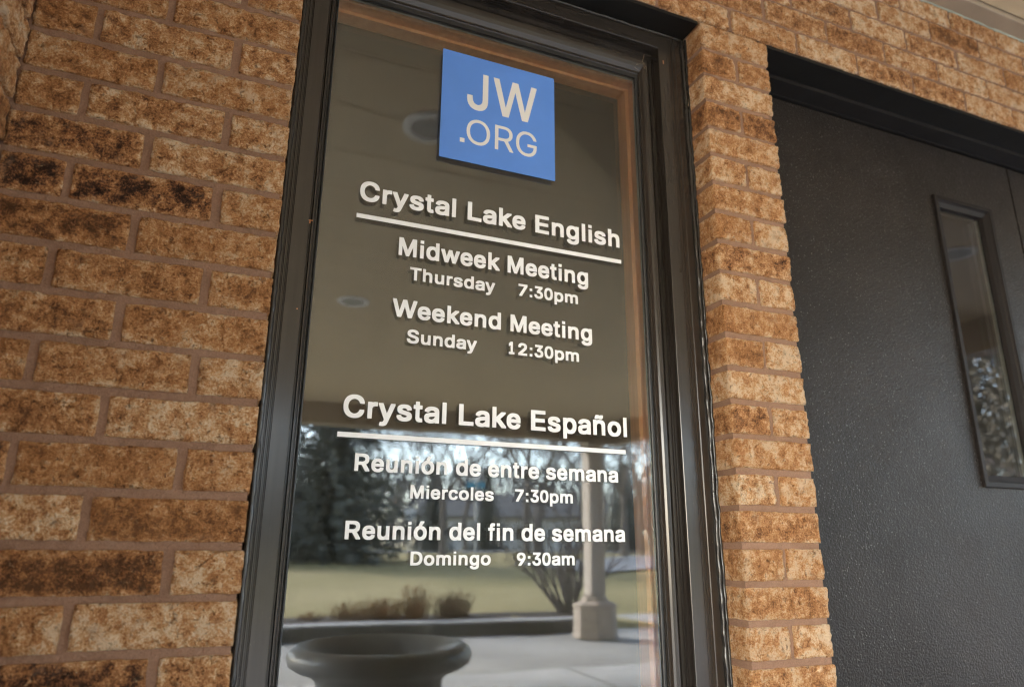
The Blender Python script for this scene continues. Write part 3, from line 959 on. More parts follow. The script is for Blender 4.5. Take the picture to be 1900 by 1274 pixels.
# ---------------------------------------------------------------- lettering
GLYPHS = {
    'a': (556, ['174,-9;129,4;94,22;66,46;45,76;33,111;29,151;31,206;43,246;54,263;74,283;99,299;126,311;204,330;354,348;369,353;377,361;368,381;349,400;324,412;294,417;260,411;228,396;203,376;184,348;137,346;47,371;44,381;44,416;53,436;79,474;109,499;154,524;204,538;264,546;339,544;399,534;444,516;474,496;499,468;514,440;524,401;527,351;527,16;524,1;509,-3;394,-3;384,1;379,15;344,-2;299,-12;224,-14', '254,116;215,126;189,144;179,161;194,181;219,196;249,205;379,222;378,201;370,181;359,163;344,147;304,124;279,117']),
    'c': (556, ['224,-9;174,5;129,32;89,71;59,121;41,176;34,236;36,321;48,381;69,430;94,467;130,501;173,526;214,539;264,546;334,545;384,535;419,522;446,506;470,486;489,465;507,436;521,401;522,361;519,353;434,330;394,331;387,336;379,356;366,376;334,403;294,415;259,408;239,397;219,379;201,356;188,326;176,266;187,206;201,176;220,151;244,131;274,119;289,116;304,118;344,135;369,159;390,201;399,205;439,205;519,185;524,171;522,131;504,89;480,56;452,31;414,8;374,-6;334,-13;264,-14']),
    'd': (611, ['219,-10;169,6;119,38;84,77;54,134;44,166;37,206;34,296;42,366;59,421;81,461;114,500;149,526;189,544;244,555;324,555;369,546;404,528;408,536;409,711;414,716;424,718;544,717;550,711;551,701;549,2;534,-3;424,-3;413,1;409,19;379,1;334,-12;269,-14', '279,121;259,128;239,140;209,172;196,196;187,221;179,276;189,331;199,356;214,379;249,410;274,421;294,425;314,421;339,411;360,396;378,376;400,331;409,271;405,236;397,206;384,178;368,156;345,136;325,126;299,119']),
    'e': (556, ['218,-9;164,6;118,32;78,71;50,116;33,166;24,226;24,311;36,376;53,421;82,466;113,496;153,522;193,537;243,545;318,545;368,536;408,521;446,496;478,463;501,426;516,386;525,336;528,231;525,216;508,212;178,212;172,211;175,201;191,171;213,146;238,130;268,119;298,117;338,131;367,156;384,186;398,191;433,190;513,171;520,161;519,121;505,86;483,56;453,29;413,7;373,-6;333,-13;263,-14', '178,341;193,366;218,392;248,409;278,416;308,409;333,396;357,371;374,341;368,338;183,338']),
    'f': (333, ['90,5;87,410;25,412;14,415;10,430;11,530;20,537;85,537;88,540;89,605;95,642;114,680;140,705;170,720;200,726;260,726;295,720;315,712;318,700;317,665;300,595;285,590;235,593;220,579;213,555;212,540;215,537;290,537;300,533;303,520;303,435;302,420;295,413;213,410;211,10;210,5;200,0;100,0']),
    'g': (611, ['225,-212;190,-205;155,-191;125,-174;100,-153;77,-127;63,-102;62,-67;65,-54;135,-15;180,-13;188,-17;220,-55;245,-72;285,-85;320,-84;355,-73;386,-52;405,-22;411,13;410,16;365,-5;335,-11;275,-13;230,-10;195,-2;159,13;125,35;100,60;79,88;62,123;50,158;42,203;40,253;42,318;51,368;64,408;90,455;124,493;165,521;205,537;260,546;330,545;375,535;410,516;415,533;425,539;546,538;552,533;553,523;553,-12;549,-62;538,-102;521,-132;495,-162;465,-183;430,-199;385,-211;340,-216;270,-217', '280,122;260,129;240,141;211,173;191,218;184,268;197,328;220,369;255,400;280,410;300,413;324,408;345,398;365,383;382,363;396,338;405,313;412,258;407,223;399,198;387,173;371,153;350,136;325,125;300,119']),
    'h': (611, ['70,2;65,10;65,20;66,710;70,716;80,718;200,717;206,715;209,705;210,529;250,546;290,555;360,557;405,552;445,540;480,519;508,490;526,460;540,420;546,370;546,10;540,2;530,0;415,0;404,5;401,325;398,350;386,380;365,404;340,418;310,425;275,415;250,400;227,375;213,340;210,315;207,5;195,0']),
    'i': (278, ['69,0;209,0;209,532;69,532', '69,600;209,600;209,725;69,725']),
    'k': (556, ['74,2;69,10;69,20;70,710;74,716;84,718;204,717;211,710;212,700;214,379;389,549;529,551;539,549;544,545;546,510;543,495;354,310;353,305;559,56;562,45;561,10;559,4;549,0;414,0;399,4;234,204;229,203;212,185;212,20;209,4;194,0']),
    'l': (278, ['69,0;209,0;209,718;69,718']),
    'm': (889, ['69,2;64,10;64,30;64,520;69,535;194,537;204,533;209,517;239,533;274,543;309,546;364,545;394,539;419,530;442,515;464,493;469,494;514,525;554,539;599,546;669,545;709,537;749,520;776,500;800,470;819,426;826,375;826,15;824,5;819,1;699,0;683,5;679,355;669,380;654,395;629,409;604,415;574,408;549,393;532,375;519,345;517,15;514,3;504,0;389,0;374,5;371,355;364,374;349,392;324,408;299,415;269,407;242,390;221,365;212,340;209,320;207,5;194,0']),
    'n': (611, ['70,2;65,10;65,20;65,520;67,535;80,539;195,539;204,535;210,517;249,535;280,543;370,545;400,542;435,533;460,521;485,504;508,480;524,455;535,428;543,390;546,340;544,5;535,0;510,0;415,0;404,5;402,315;399,340;390,365;370,391;345,407;310,415;280,408;249,390;226,365;213,335;209,305;207,5;195,0']),
    'o': (611, ['234,-9;181,6;129,36;89,76;61,121;42,176;34,236;36,321;49,381;72,431;99,468;136,501;184,527;239,542;294,546;359,544;419,530;464,509;506,476;534,441;560,391;573,341;578,281;576,211;563,151;544,107;515,66;483,36;442,11;399,-4;349,-13;279,-14', '284,120;247,136;229,151;212,171;198,196;189,221;181,271;194,326;220,371;239,390;259,403;284,412;309,416;334,410;357,401;394,369;409,346;420,321;429,286;431,261;425,226;415,196;401,171;384,151;359,132;334,121;304,116']),
    'p': (611, ['92,-207;67,-205;62,-192;63,533;67,537;77,539;192,539;201,533;203,518;207,516;237,533;267,542;352,546;402,540;450,523;492,495;526,458;552,412;568,363;577,298;576,203;566,143;547,94;522,53;492,21;452,-6;412,-22;357,-30;287,-29;242,-18;207,1;205,-7;202,-202;192,-207', '317,103;295,108;272,119;252,134;237,152;214,198;203,258;213,318;223,343;237,366;252,383;272,398;293,408;317,413;337,410;362,400;382,385;398,368;412,346;423,318;434,258;422,196;412,172;397,148;362,117;337,106']),
    'r': (389, ['69,2;64,10;64,20;64,520;67,535;79,539;189,539;198,535;204,525;234,538;269,545;334,546;369,542;373,525;373,425;369,410;329,407;299,411;269,404;244,391;231,380;219,365;209,345;204,320;202,5;189,0']),
    's': (556, ['195,-9;155,0;120,13;90,32;65,55;44,86;32,121;30,161;35,174;125,192;165,192;173,186;187,156;205,137;235,122;270,115;300,119;330,129;355,147;362,156;361,161;345,176;325,187;165,224;120,242;90,262;64,291;49,331;47,401;55,441;73,471;100,498;138,521;185,537;240,545;315,545;360,540;405,528;452,501;470,484;488,461;508,416;509,381;505,369;415,350;375,350;370,354;355,381;330,404;310,414;280,419;255,415;230,406;210,392;201,381;202,376;218,361;250,347;380,318;420,306;455,289;480,271;504,241;516,206;518,136;510,96;495,68;470,41;440,20;400,3;360,-8;310,-13;240,-14']),
    't': (333, ['170,-1;140,10;114,29;95,55;83,89;78,139;78,424;75,427;20,428;15,429;10,439;11,549;20,555;75,556;78,559;78,664;80,671;90,676;203,674;208,664;210,557;290,555;295,552;298,544;298,444;295,431;285,428;215,427;208,424;208,169;213,144;225,129;230,127;285,129;294,124;309,49;308,9;305,4;295,0;260,-5;200,-6']),
    'u': (611, ['211,-10;161,6;123,31;94,66;75,111;66,176;68,526;76,532;96,532;196,532;208,526;210,216;213,191;225,161;246,138;271,123;301,117;336,126;361,141;383,166;398,201;401,226;403,526;406,530;416,532;531,532;541,529;545,511;545,11;542,-4;531,-7;416,-7;406,-3;401,15;361,-3;321,-12;251,-14']),
    'w': (778, ['170,2;164,10;11,480;10,520;15,530;140,532;150,531;155,526;235,258;240,260;317,520;323,530;445,532;460,529;540,258;545,262;625,527;640,532;750,532;765,529;769,520;768,480;610,2;490,0;475,5;390,283;304,5;290,0']),
    'y': (556, ['75,-209;55,-204;50,-189;51,-154;70,-82;80,-77;135,-80;151,-74;174,-49;194,1;12,476;12,526;25,532;140,532;155,529;275,204;395,529;415,532;525,532;535,529;539,516;537,476;316,-94;296,-134;275,-164;255,-183;215,-204;160,-214;105,-213']),
    'C': (722, ['304,-14;234,6;174,41;124,89;87,146;61,211;47,291;44,391;55,481;74,544;107,606;149,656;199,694;258,721;314,734;409,737;474,728;514,716;554,696;596,666;625,636;654,593;672,551;684,501;683,461;679,456;669,454;544,455;539,461;523,506;509,528;484,555;453,576;419,590;379,597;349,592;315,581;279,560;249,531;221,491;204,451;193,406;189,356;195,301;208,256;234,206;270,166;314,138;369,122;394,123;429,132;459,146;481,161;516,201;527,221;539,258;544,263;679,262;684,246;680,196;664,146;634,93;595,51;554,22;504,-1;449,-15;369,-19']),
    'D': (722, ['81,2;76,10;76,20;76,700;80,715;96,718;341,718;411,714;451,707;491,695;531,676;566,654;612,610;645,560;667,505;682,430;685,330;676,250;656,184;621,121;586,82;543,50;496,27;441,10;356,0', '226,134;224,580;231,584;336,583;381,577;417,565;451,546;481,520;507,485;525,445;535,405;539,360;533,305;517,255;505,230;481,199;451,173;416,154;381,142;341,136']),
    'E': (667, ['81,2;76,10;76,20;76,700;80,715;106,718;596,718;613,715;617,705;617,600;615,590;611,586;236,582;236,430;581,429;588,425;590,415;591,320;588,300;576,296;236,296;235,135;616,132;620,125;621,115;619,5;611,0;601,0']),
    'L': (611, ['81,2;76,10;76,20;77,710;81,716;91,718;221,718;228,715;232,700;233,135;576,133;581,128;583,120;583,10;576,1;566,0']),
    'M': (833, ['74,2;69,10;69,20;69,700;73,715;99,718;229,718;240,715;419,244;594,715;609,718;714,718;761,715;765,695;763,5;754,0;689,0;639,0;628,5;624,384;480,5;464,0;364,0;354,5;209,381;206,370;204,5;189,0']),
    'R': (722, ['81,2;76,10;76,20;76,700;80,715;101,718;431,715;476,709;511,699;543,685;575,665;614,625;638,575;649,520;649,445;636,390;612,345;584,315;537,285;535,280;675,55;675,5;661,0;526,0;511,3;356,255;236,256;231,255;229,5;216,0', '231,390;231,580;236,585;361,584;406,579;451,559;468,545;483,525;494,490;490,465;471,430;445,410;421,400;381,391']),
    'S': (667, ['254,-15;204,-4;154,15;119,36;87,66;63,101;47,141;39,186;39,221;43,231;59,234;189,232;204,186;229,155;249,141;274,130;334,118;384,126;430,146;463,176;474,196;476,211;469,226;455,241;419,264;369,282;199,329;149,353;110,381;81,416;63,461;59,531;66,586;83,626;114,665;149,692;199,716;254,731;314,737;394,735;459,723;499,708;534,688;562,666;591,631;604,606;615,571;618,511;614,497;599,494;474,496;469,501;463,526;454,544;429,570;389,591;339,601;294,594;253,576;225,551;211,521;217,506;229,492;269,465;324,445;429,419;485,401;534,378;578,346;609,307;624,266;629,196;623,141;609,104;583,66;549,35;499,7;447,-9;394,-17;309,-19']),
    'T': (611, ['239,2;234,7;233,20;233,580;229,584;19,586;14,600;15,710;19,716;34,718;579,718;594,715;598,705;598,685;598,600;594,587;579,584;384,584;380,580;380,10;378,5;369,0']),
    'W': (944, ['195,2;6,665;5,705;9,715;20,718;130,718;150,715;270,269;275,272;395,713;410,718;535,718;547,715;670,268;675,272;794,715;805,718;860,718;925,718;935,715;939,705;938,665;750,4;735,0;615,0;600,1;595,5;475,429;470,435;349,5;335,0;210,0']),
    '0': (556, ['217,-15;170,1;126,31;89,76;61,136;44,196;34,276;33,391;40,471;52,526;74,586;105,636;137,668;172,691;217,706;267,710;332,707;384,691;428,661;462,621;493,561;512,491;522,411;523,296;515,216;502,156;482,104;453,56;418,21;377,-3;332,-16;267,-19', '272,116;252,123;232,137;215,156;197,185;184,221;175,256;166,346;175,436;184,471;197,506;212,531;232,554;252,568;277,577;298,571;322,556;342,535;359,506;371,476;381,436;390,346;381,256;369,211;357,181;338,151;317,131;292,118']),
    '1': (556, ['74,2;69,15;71,125;84,130;174,130;177,135;176,505;174,509;129,458;94,457;81,460;77,475;78,600;169,707;184,710;279,709;285,705;287,690;287,135;289,130;364,130;376,125;377,10;374,3;364,0']),
    '2': (556, ['31,2;26,15;28,115;304,400;345,455;359,495;351,525;326,555;296,572;261,578;221,565;191,540;174,510;168,465;161,457;36,457;31,460;28,470;30,530;38,570;51,602;71,632;106,666;141,687;186,703;236,709;306,709;351,702;395,685;426,666;450,645;473,615;488,585;496,555;500,525;500,470;495,435;476,385;435,325;366,248;254,135;261,131;506,129;511,115;509,5;501,0;491,0']),
    '3': (556, ['202,-14;162,-4;127,12;97,32;67,62;46,96;34,131;27,176;29,216;42,221;162,219;167,211;178,171;197,146;227,126;272,115;317,127;351,151;372,186;377,206;375,216;370,236;357,261;337,281;313,296;292,304;262,310;177,311;168,316;166,321;167,431;285,576;77,576;62,580;59,591;60,701;67,709;77,710;482,709;488,706;491,696;490,596;350,426;397,410;437,388;471,356;494,321;509,281;516,231;514,161;501,111;480,71;457,44;429,21;392,1;357,-11;312,-18;247,-19']),
    '7': (556, ['75,4;72,15;74,55;351,565;30,569;25,585;25,685;29,695;55,698;510,698;524,695;528,680;527,570;222,5;205,0;90,0']),
    '9': (556, ['125,-17;121,-14;119,-4;121,36;259,231;190,240;140,257;95,288;60,331;41,376;31,431;31,506;43,566;65,610;94,646;130,675;165,693;215,706;265,710;325,708;380,695;420,676;455,648;485,611;505,571;519,521;522,471;519,411;506,356;485,307;450,246;270,-14;255,-19', '260,361;226,376;199,401;180,436;173,471;185,511;206,541;240,567;265,575;280,577;315,565;350,537;369,506;380,466;375,442;365,418;340,386;300,363;275,358']),
    ':': (333, ['96,0;239,0;239,142;96,142', '96,370;239,370;239,512;96,512']),
    'ñ': (611, ['70,2;65,10;65,20;67,550;80,555;195,555;205,550;210,532;246,550;280,559;370,561;430,550;455,540;480,523;507,495;525,466;537,435;543,400;546,350;544,5;535,0;510,0;415,0;404,5;402,325;398,355;385,385;365,408;340,422;310,429;275,419;245,400;228,380;213,345;209,315;207,5;195,0', '150,585;140,590;139,595;139,635;143,665;160,705;170,717;185,728;215,736;275,736;305,729;350,708;357,730;365,735;460,735;470,730;472,685;465,645;447,610;425,592;390,583;335,584;300,593;265,609;260,608;256,590;250,586']),
    'ó': (611, ['239,-10;184,5;134,34;95,71;62,121;44,171;35,231;35,316;46,381;58,416;74,446;95,476;119,501;144,520;173,536;204,548;238,556;243,561;239,571;239,611;309,747;324,750;454,749;460,736;459,696;364,561;369,557;429,541;474,516;514,480;547,431;567,376;577,316;577,231;566,166;547,116;522,76;488,41;449,15;409,-1;359,-12;294,-14', '289,121;264,129;244,141;211,176;200,196;189,226;181,276;187,311;196,341;223,386;244,405;264,417;284,424;309,428;334,423;354,414;374,401;394,380;419,334;427,306;431,271;426,236;417,206;405,181;385,156;364,138;339,125;309,118']),
    'sJ': (559, ['203,-5;153,9;118,27;93,47;65,80;48,114;37,155;33,205;35,260;150,260;153,195;163,158;183,128;216,105;253,96;278,97;313,109;341,130;361,165;369,205;371,715;378,718;483,718;488,716;489,710;489,205;485,155;474,115;460,85;437,55;413,34;378,13;343,0;303,-8;248,-9']),
    'sW': (968, ['209,0;203,10;11,690;10,715;14,718;54,718;124,718;129,715;274,177;419,715;429,718;539,718;549,715;694,176;838,715;844,718;939,718;958,715;957,690;759,1;639,0;629,5;504,445;484,527;339,5;334,0']),
    's.': (265, ['110,-2;85,16;72,39;70,64;77,89;105,116;120,121;145,122;165,116;189,94;196,79;199,54;193,29;182,14;160,-1;135,-6']),
    'sO': (752, ['317,-5;282,3;242,18;207,38;157,81;134,105;113,135;80,205;65,265;57,340;60,425;80,510;109,575;147,628;197,673;252,704;312,722;377,728;442,722;502,703;557,673;604,630;649,565;674,510;684,475;694,415;696,340;689,265;669,195;649,150;619,105;567,53;512,18;452,-2;377,-10', '337,80;277,99;232,130;201,165;177,205;162,245;152,295;147,360;152,425;165,480;182,520;207,560;247,600;292,626;322,635;347,641;407,641;462,625;492,610;537,572;567,530;592,470;602,415;605,355;602,295;592,250;578,210;552,165;521,130;487,105;442,85;387,77']),
    'sR': (633, ['90,0;85,10;85,715;90,718;365,717;425,708;475,687;505,667;523,650;540,630;557,600;567,575;577,530;577,470;572,435;562,405;537,360;505,327;465,303;445,295;602,5;600,0;500,0;495,5;355,265;349,275;340,278;180,278;178,275;178,5;175,1;170,0', '190,360;180,360;178,365;178,635;365,635;415,621;435,610;453,595;465,580;476,555;485,515;486,495;480,450;465,415;453,400;435,385;415,375;370,363;325,360']),
    'sG': (734, ['322,-5;267,8;207,38;155,80;129,110;110,140;85,190;64,265;57,340;60,425;75,495;100,560;135,615;182,663;227,693;272,713;347,727;417,725;457,718;502,703;545,680;587,647;619,610;644,570;659,535;669,495;662,491;577,491;548,550;525,580;482,616;432,636;407,641;352,641;302,630;262,610;225,580;193,540;171,500;157,450;147,360;150,310;161,245;180,200;201,165;232,130;277,100;312,85;372,77;422,80;472,94;507,115;543,150;568,195;582,250;582,280;401,280;398,285;398,355;399,360;407,362;672,362;675,355;675,280;670,225;654,165;629,115;601,80;552,38;527,23;492,8;432,-7;377,-10']),
}
def glyph_mesh_bm(chars, x_left, x_right, base, cap, track=0, y_front=0.0992, thick=0.0004, keymap=None):
    """Cut vinyl letters as one mesh: outlines in thousandths of an em, cap height 718."""
    pen, polys, word = 0, [], 0
    for ch in chars:
        if ch == ' ':
            pen += 278
            word += 1
            continue
        if ch == '\t':
            pen += 1000
            continue
        adv, loops = GLYPHS[keymap[ch] if keymap else ch]
        for l in loops:
            polys.append((word, [(pen + float(a), float(b)) for a, b in (q.split(',') for q in l.split(';'))]))
        pen += adv + track
    mn = min(p[0] for _, l in polys for p in l)
    mx = max(p[0] for _, l in polys for p in l)
    sx, sz = (x_right - x_left) / (mx - mn), cap / 718.0
    return [one_word([l for w, l in polys if w == k], mn, sx, sz, x_left, base, y_front, thick) for k in range(word + 1)]

def one_word(polys, mn, sx, sz, x_left, base, y_front, thick):
    cu = bpy.data.curves.new("tmp", 'CURVE')
    cu.dimensions = '2D'
    cu.fill_mode = 'BOTH'
    cu.extrude = thick / 2
    for l in polys:
        s = cu.splines.new('POLY')
        s.points.add(len(l) - 1)
        for p, q in zip(s.points, l):
            p.co = ((q[0] - mn) * sx, q[1] * sz, 0, 1)
        s.use_cyclic_u = True
    ob = bpy.data.objects.new("tmp", cu)
    COL.objects.link(ob)
    dg = bpy.context.evaluated_depsgraph_get()
    me = bpy.data.meshes.new_from_object(ob.evaluated_get(dg))
    bpy.data.objects.remove(ob)
    bpy.data.curves.remove(cu)
    R = Matrix(((1, 0, 0, x_left), (0, 0, 1, y_front + thick / 2), (0, 1, 0, base), (0, 0, 0, 1)))
    me.transform(R)
    me.flip_normals()
    return me

def lettering(chars, xl, xr, base, cap, parent, mat, name="word", **kw):
    for me in glyph_mesh_bm(chars, xl, xr, base, cap, **kw):
        me.name = name
        me.materials.clear()
        me.transform(Matrix.Translation(-parent.location))
        bm = bmesh.new()
        bm.from_mesh(me)
        bmesh.ops.recalc_face_normals(bm, faces=bm.faces[:])
        bm.to_mesh(me)
        bm.free()
        link_mesh(name, me, parent, None, mat)

LY = 0.0993
eng = thing("window_lettering", "white lettering Crystal Lake English with Thursday and Sunday times, under the blue sign", "window lettering", (0.39, LY, 0.5), "white vinyl lettering on the window")
lettering("Crystal Lake English", .1148, .6680, .6322, .0395, eng, M['white_vinyl'])
box("rule_line", .1115, .6705, LY - .0001, LY + .0005, .5962, .6046, M['white_vinyl'], eng)
lettering("Midweek Meeting", .1929, .5895, .5355, .0358, eng, M['white_vinyl'])
lettering("Thursday", .2160, .3849, .4899, .0254, eng, M['white_vinyl'])
lettering("7:30pm", .4340, .5650, .4908, .0254, eng, M['white_vinyl'])
lettering("Weekend Meeting", .1874, .5952, .4160, .0340, eng, M['white_vinyl'])
lettering("Sunday", .2166, .3499, .3696, .0250, eng, M['white_vinyl'])
lettering("12:30pm", .4144, .5647, .3703, .0250, eng, M['white_vinyl'])
esp = thing("window_lettering", "white lettering Crystal Lake Español with Miercoles and Domingo times, lower block on the glass", "window lettering", (0.39, LY, 0.1), "white vinyl lettering on the window")
lettering("Crystal Lake Español", .1134, .6683, .2280, .0385, esp, M['white_vinyl'])
box("rule_line", .1066, .6635, LY - .0001, LY + .0005, .1940, .2024, M['white_vinyl'], esp)
lettering("Reunión de entre semana", .1386, .6443, .1388, .0293, esp, M['white_vinyl'])
lettering("Miercoles", .2359, .3877, .0968, .0226, esp, M['white_vinyl'])
lettering("7:30pm", .4288, .5456, .0970, .0226, esp, M['white_vinyl'])
lettering("Reunión del fin de semana", .1305, .6548, .0292, .0293, esp, M['white_vinyl'])
lettering("Domingo", .2411, .3838, -.0116, .0223, esp, M['white_vinyl'])
lettering("9:30am", .4330, .5471, -.0124, .0223, esp, M['white_vinyl'])

sign = thing("square_sign", "square blue sign reading JW.ORG in off-white letters, stuck high on the window glass", "sign", (0.3893, LY, 0.882))
box("sign_panel", .2624, .5162, LY - .0012, LY + .0005, .7575, 1.0080, M['sign_blue'], sign)
SK = dict(y_front=LY - .0016, thick=.0003)
lettering("J", .3171, .3630, .8815, .0885, sign, M['sign_white'], name="letter", keymap={'J': 'sJ'}, **SK)
lettering("W", .3752, .4740, .8815, .0885, sign, M['sign_white'], name="letter", keymap={'W': 'sW'}, **SK)
box("letter_dot", .3040, .3138, LY - .0016, LY - .0013, .7995, .8090, M['sign_white'], sign)
for ch, a, b in (('O', .3178, .3686), ('R', .3795, .4206), ('G', .4265, .4737)):
    lettering(ch, a, b, .8008, .0568, sign, M['sign_white'], name="letter", keymap={ch: 's' + ch}, **SK)

# ---------------------------------------------------------------- doors
DY = 0.134
dfr = thing("door_frame", "black steel door frame head and jambs around the double door, deep under the brick lintel", "door frame", (2.1, 0.1, 0))
bm = bmesh.new()
add_box(bm, 1.0420, 3.158, 0.0780, 0.1290, 1.1765, 1.1868)
from_bm("frame_head", bm, M['dframe'], dfr, -dfr.location)
bm = bmesh.new()
add_box(bm, 1.1000, 3.100, 0.1290, 0.1990, 1.1745, 1.1960)
from_bm("door_stop", bm, M['dframe'], dfr, -dfr.location)
for x0, x1, xi0, xi1 in ((1.0420, 1.0940, 1.0420, 1.0980), (3.106, 3.158, 3.102, 3.158)):
    bm = bmesh.new()
    add_box(bm, x0, x1, 0.0780, 0.1289, GZ, 1.1763)
    add_box(bm, xi0, xi1, 0.1291, 0.1990, GZ, 1.1743)
    from_bm("frame_jamb", bm, M['dframe'], dfr, -dfr.location)

def door(x0, x1, lx0, label, hinge_left):
    cx = (x0 + x1) / 2
    d = thing("metal_door", label, "door", (cx, DY, GZ), "pair of dark steel entrance doors")
    o = d.location
    zb, zt = GZ + 0.012, 1.1680
    gx0, gx1, gz0, gz1 = lx0 + 0.034, lx0 + 0.172, 0.205, 0.9500      # glass
    ox0, ox1, oz0, oz1 = lx0, lx0 + 0.2460 - 0.0, 0.1715, 1.0000      # trim outside
    gx1 = ox1 - 0.074 if False else ox1 - 0.036
    # leaf with an opening
    bm = bmesh.new()
    hx0, hx1, hz0, hz1 = ox0 + .012, ox1 - .012, oz0 + .012, oz1 - .012
    for (a, b, c, e) in ((x0, hx0, zb, zt), (hx1, x1, zb, zt), (hx0, hx1, zb, hz0), (hx0, hx1, hz1, zt)):
        add_box(bm, a, b, DY, DY + 0.044, c, e)
    bmesh.ops.remove_doubles(bm, verts=bm.verts[:], dist=1e-5)
    dup = {}
    for f in bm.faces[:]:
        key = tuple(sorted(v.index for v in f.verts))
        dup.setdefault(key, []).append(f)
    bm.verts.index_update()
    dup = {}
    for f in bm.faces[:]:
        dup.setdefault(tuple(sorted(v.index for v in f.verts)), []).append(f)
    for fs in dup.values():
        if len(fs) > 1:
            for f in fs:
                bm.faces.remove(f)
    from_bm("door_leaf", bm, M['door'], d, -o)
    # edge seam line, a narrow folded rim round the leaf
    # lite frame: mitred profile
    prof = [(DY - 0.0005, 0.0), (DY - 0.0075, 0.0008), (DY - 0.0085, 0.0025), (DY - 0.0085, 0.0130), (DY - 0.0040, 0.0145), (DY - 0.0040, 0.0160),
            (DY - 0.0010, 0.0180), (DY + 0.0040, 0.0310), (DY + 0.0160, 0.0330), (DY + 0.0160, 0.0360)]
    cor = []
    for (y, t) in prof:
        cor.append([Vector((ox0 + t, y, oz0 + t)), Vector((ox0 + t, y, oz1 - t)), Vector((ox1 - t, y, oz1 - t)), Vector((ox1 - t, y, oz0 + t))])
    bm = bmesh.new()
    V = [[bm.verts.new(p - o) for p in c] for c in cor]
    for i in range(len(V) - 1):
        for k in range(4):
            bm.faces.new((V[i][k], V[i][(k + 1) % 4], V[i + 1][(k + 1) % 4], V[i + 1][k]))
    bmesh.ops.recalc_face_normals(bm, faces=bm.faces[:])
    lf = from_bm("lite_frame", bm, M['lite'], d)
    bm = bmesh.new()
    vs = [bm.verts.new(Vector((x, y, z))) for x in (ox0 + .0345, ox1 - .0345) for y in (DY + .0140, DY + .0170) for z in (oz0 + .0345, oz1 - .0345)]
    for i, f in enumerate(((0, 1, 3, 2), (4, 6, 7, 5), (0, 4, 5, 1), (2, 3, 7, 6), (0, 2, 6, 4), (1, 5, 7, 3))):
        fc = bm.faces.new([vs[j] for j in f])
        fc.material_index = 0 if i == 2 else 1
    g = from_bm("lite_glass", bm, M['pane_a'], d, -o)
    g.data.materials.append(M['clear'])
    bm = bmesh.new()
    vs = [bm.verts.new(Vector((x, y, z))) for x in (ox0 + .0345, ox1 - .0345) for y in (DY + .0240, DY + .0270) for z in (oz0 + .0345, oz1 - .0345)]
    for i, f in enumerate(((0, 1, 3, 2), (4, 6, 7, 5), (0, 4, 5, 1), (2, 3, 7, 6), (0, 2, 6, 4), (1, 5, 7, 3))):
        fc = bm.faces.new([vs[j] for j in f])
        fc.material_index = 0 if i == 2 else 1
    g = from_bm("lite_glass", bm, M['pane_b'], d, -o)
    g.data.materials.append(M['clear'])
    bm = bmesh.new()
    add_box(bm, ox1 - .0420, ox1 - .0350, DY + .0172, DY + .0238, oz0 + .036, oz1 - .036)
    add_box(bm, ox0 + .0350, ox0 + .0420, DY + .0172, DY + .0238, oz0 + .036, oz1 - .036)
    from_bm("glass_spacer", bm, M['spacer'], d, -o)
    # pull plate low on the leaf, below the picture
    hx = x1 - 0.07 if hinge_left else x0 + 0.07
    bm = bmesh.new()
    add_tube(bm, [Vector((hx, DY, -0.22)), Vector((hx, DY - .055, -0.20)), Vector((hx, DY - .06, -0.05)), Vector((hx, DY - .055, 0.08)), Vector((hx, DY, 0.10))], [.008] * 5, 10)
    from_bm("pull_handle", bm, M['galv'], d, -o, smooth=True)
    return d
door(1.1010, 2.1080, 1.7400, "charcoal steel door leaf with fine pebbled paint and a narrow glass lite, next to the brick pier", True)
door(2.1160, 3.0990, 2.1160 + (2.108 - 1.986), "second charcoal steel door leaf, only its narrow edge showing beyond the dark seam", False)

# ---------------------------------------------------------------- canopy over the entrance
CZ = 1.548           # underside of the soffit
can = thing("entrance_canopy", "beige boarded soffit over the entrance, seen at the top corner and in the glass", "canopy", (0.8, -3.0, CZ))
CX0, CX1, CY = -3.2, 4.65, -6.75
bw = 0.305
y = -0.052
first = True
while y > CY + 0.2:
    y2 = max(y - bw, CY + 0.15)
    box("soffit_board", CX0, CX1, y2 + 0.002, y - 0.002, CZ, CZ + 0.018, M['soffit'], can, bevel=0.0025)
    y = y2
bm = bmesh.new()
add_box(bm, CX0, CX1, CY + .15, -0.052, CZ + .0181, CZ + .16)
from_bm("canopy_deck", bm, M['beam'], can, -can.location)
fb = box("frieze_board", -0.403, CX1 + 2, -0.0510, -0.0015, 1.5345, 1.5660, M['frieze'], can, bevel=0.003)
bm = bmesh.new()
pts = []
rr = []
for i in range(260):
    x = -0.40 + i * 0.02
    pts.append(Vector((x, -0.001 - 0.0022 * noise.noise(Vector((x * 22, 0, 0))), 1.5340 - 0.0015 * noise.noise(Vector((x * 30, 3, 0))))))
    rr.append(0.0035 + 0.0016 * noise.noise(Vector((x * 40, 9, 0))))
add_tube(bm, pts, rr, 6)
from_bm("sealant_bead", bm, M['sealant_grey'], can, -can.location, smooth=True)
bm = bmesh.new()
add_box(bm, CX0, CX1 + 0.16, CY - .08, CY + .149, 1.315, CZ + .5)
from_bm("front_beam", bm, M['beam'], can, -can.location)
bm = bmesh.new()
add_box(bm, CX1 + .001, CX1 + .16, CY + .15, -0.06, 1.315, CZ + .5)
from_bm("side_beam", bm, M['beam'], can, -can.location)
bm = bmesh.new()
add_box(bm, CX0 - .16, CX0 - .001, CY - .08, -0.06, 1.315, CZ + .5)
from_bm("side_beam", bm, M['beam'], can, -can.location)

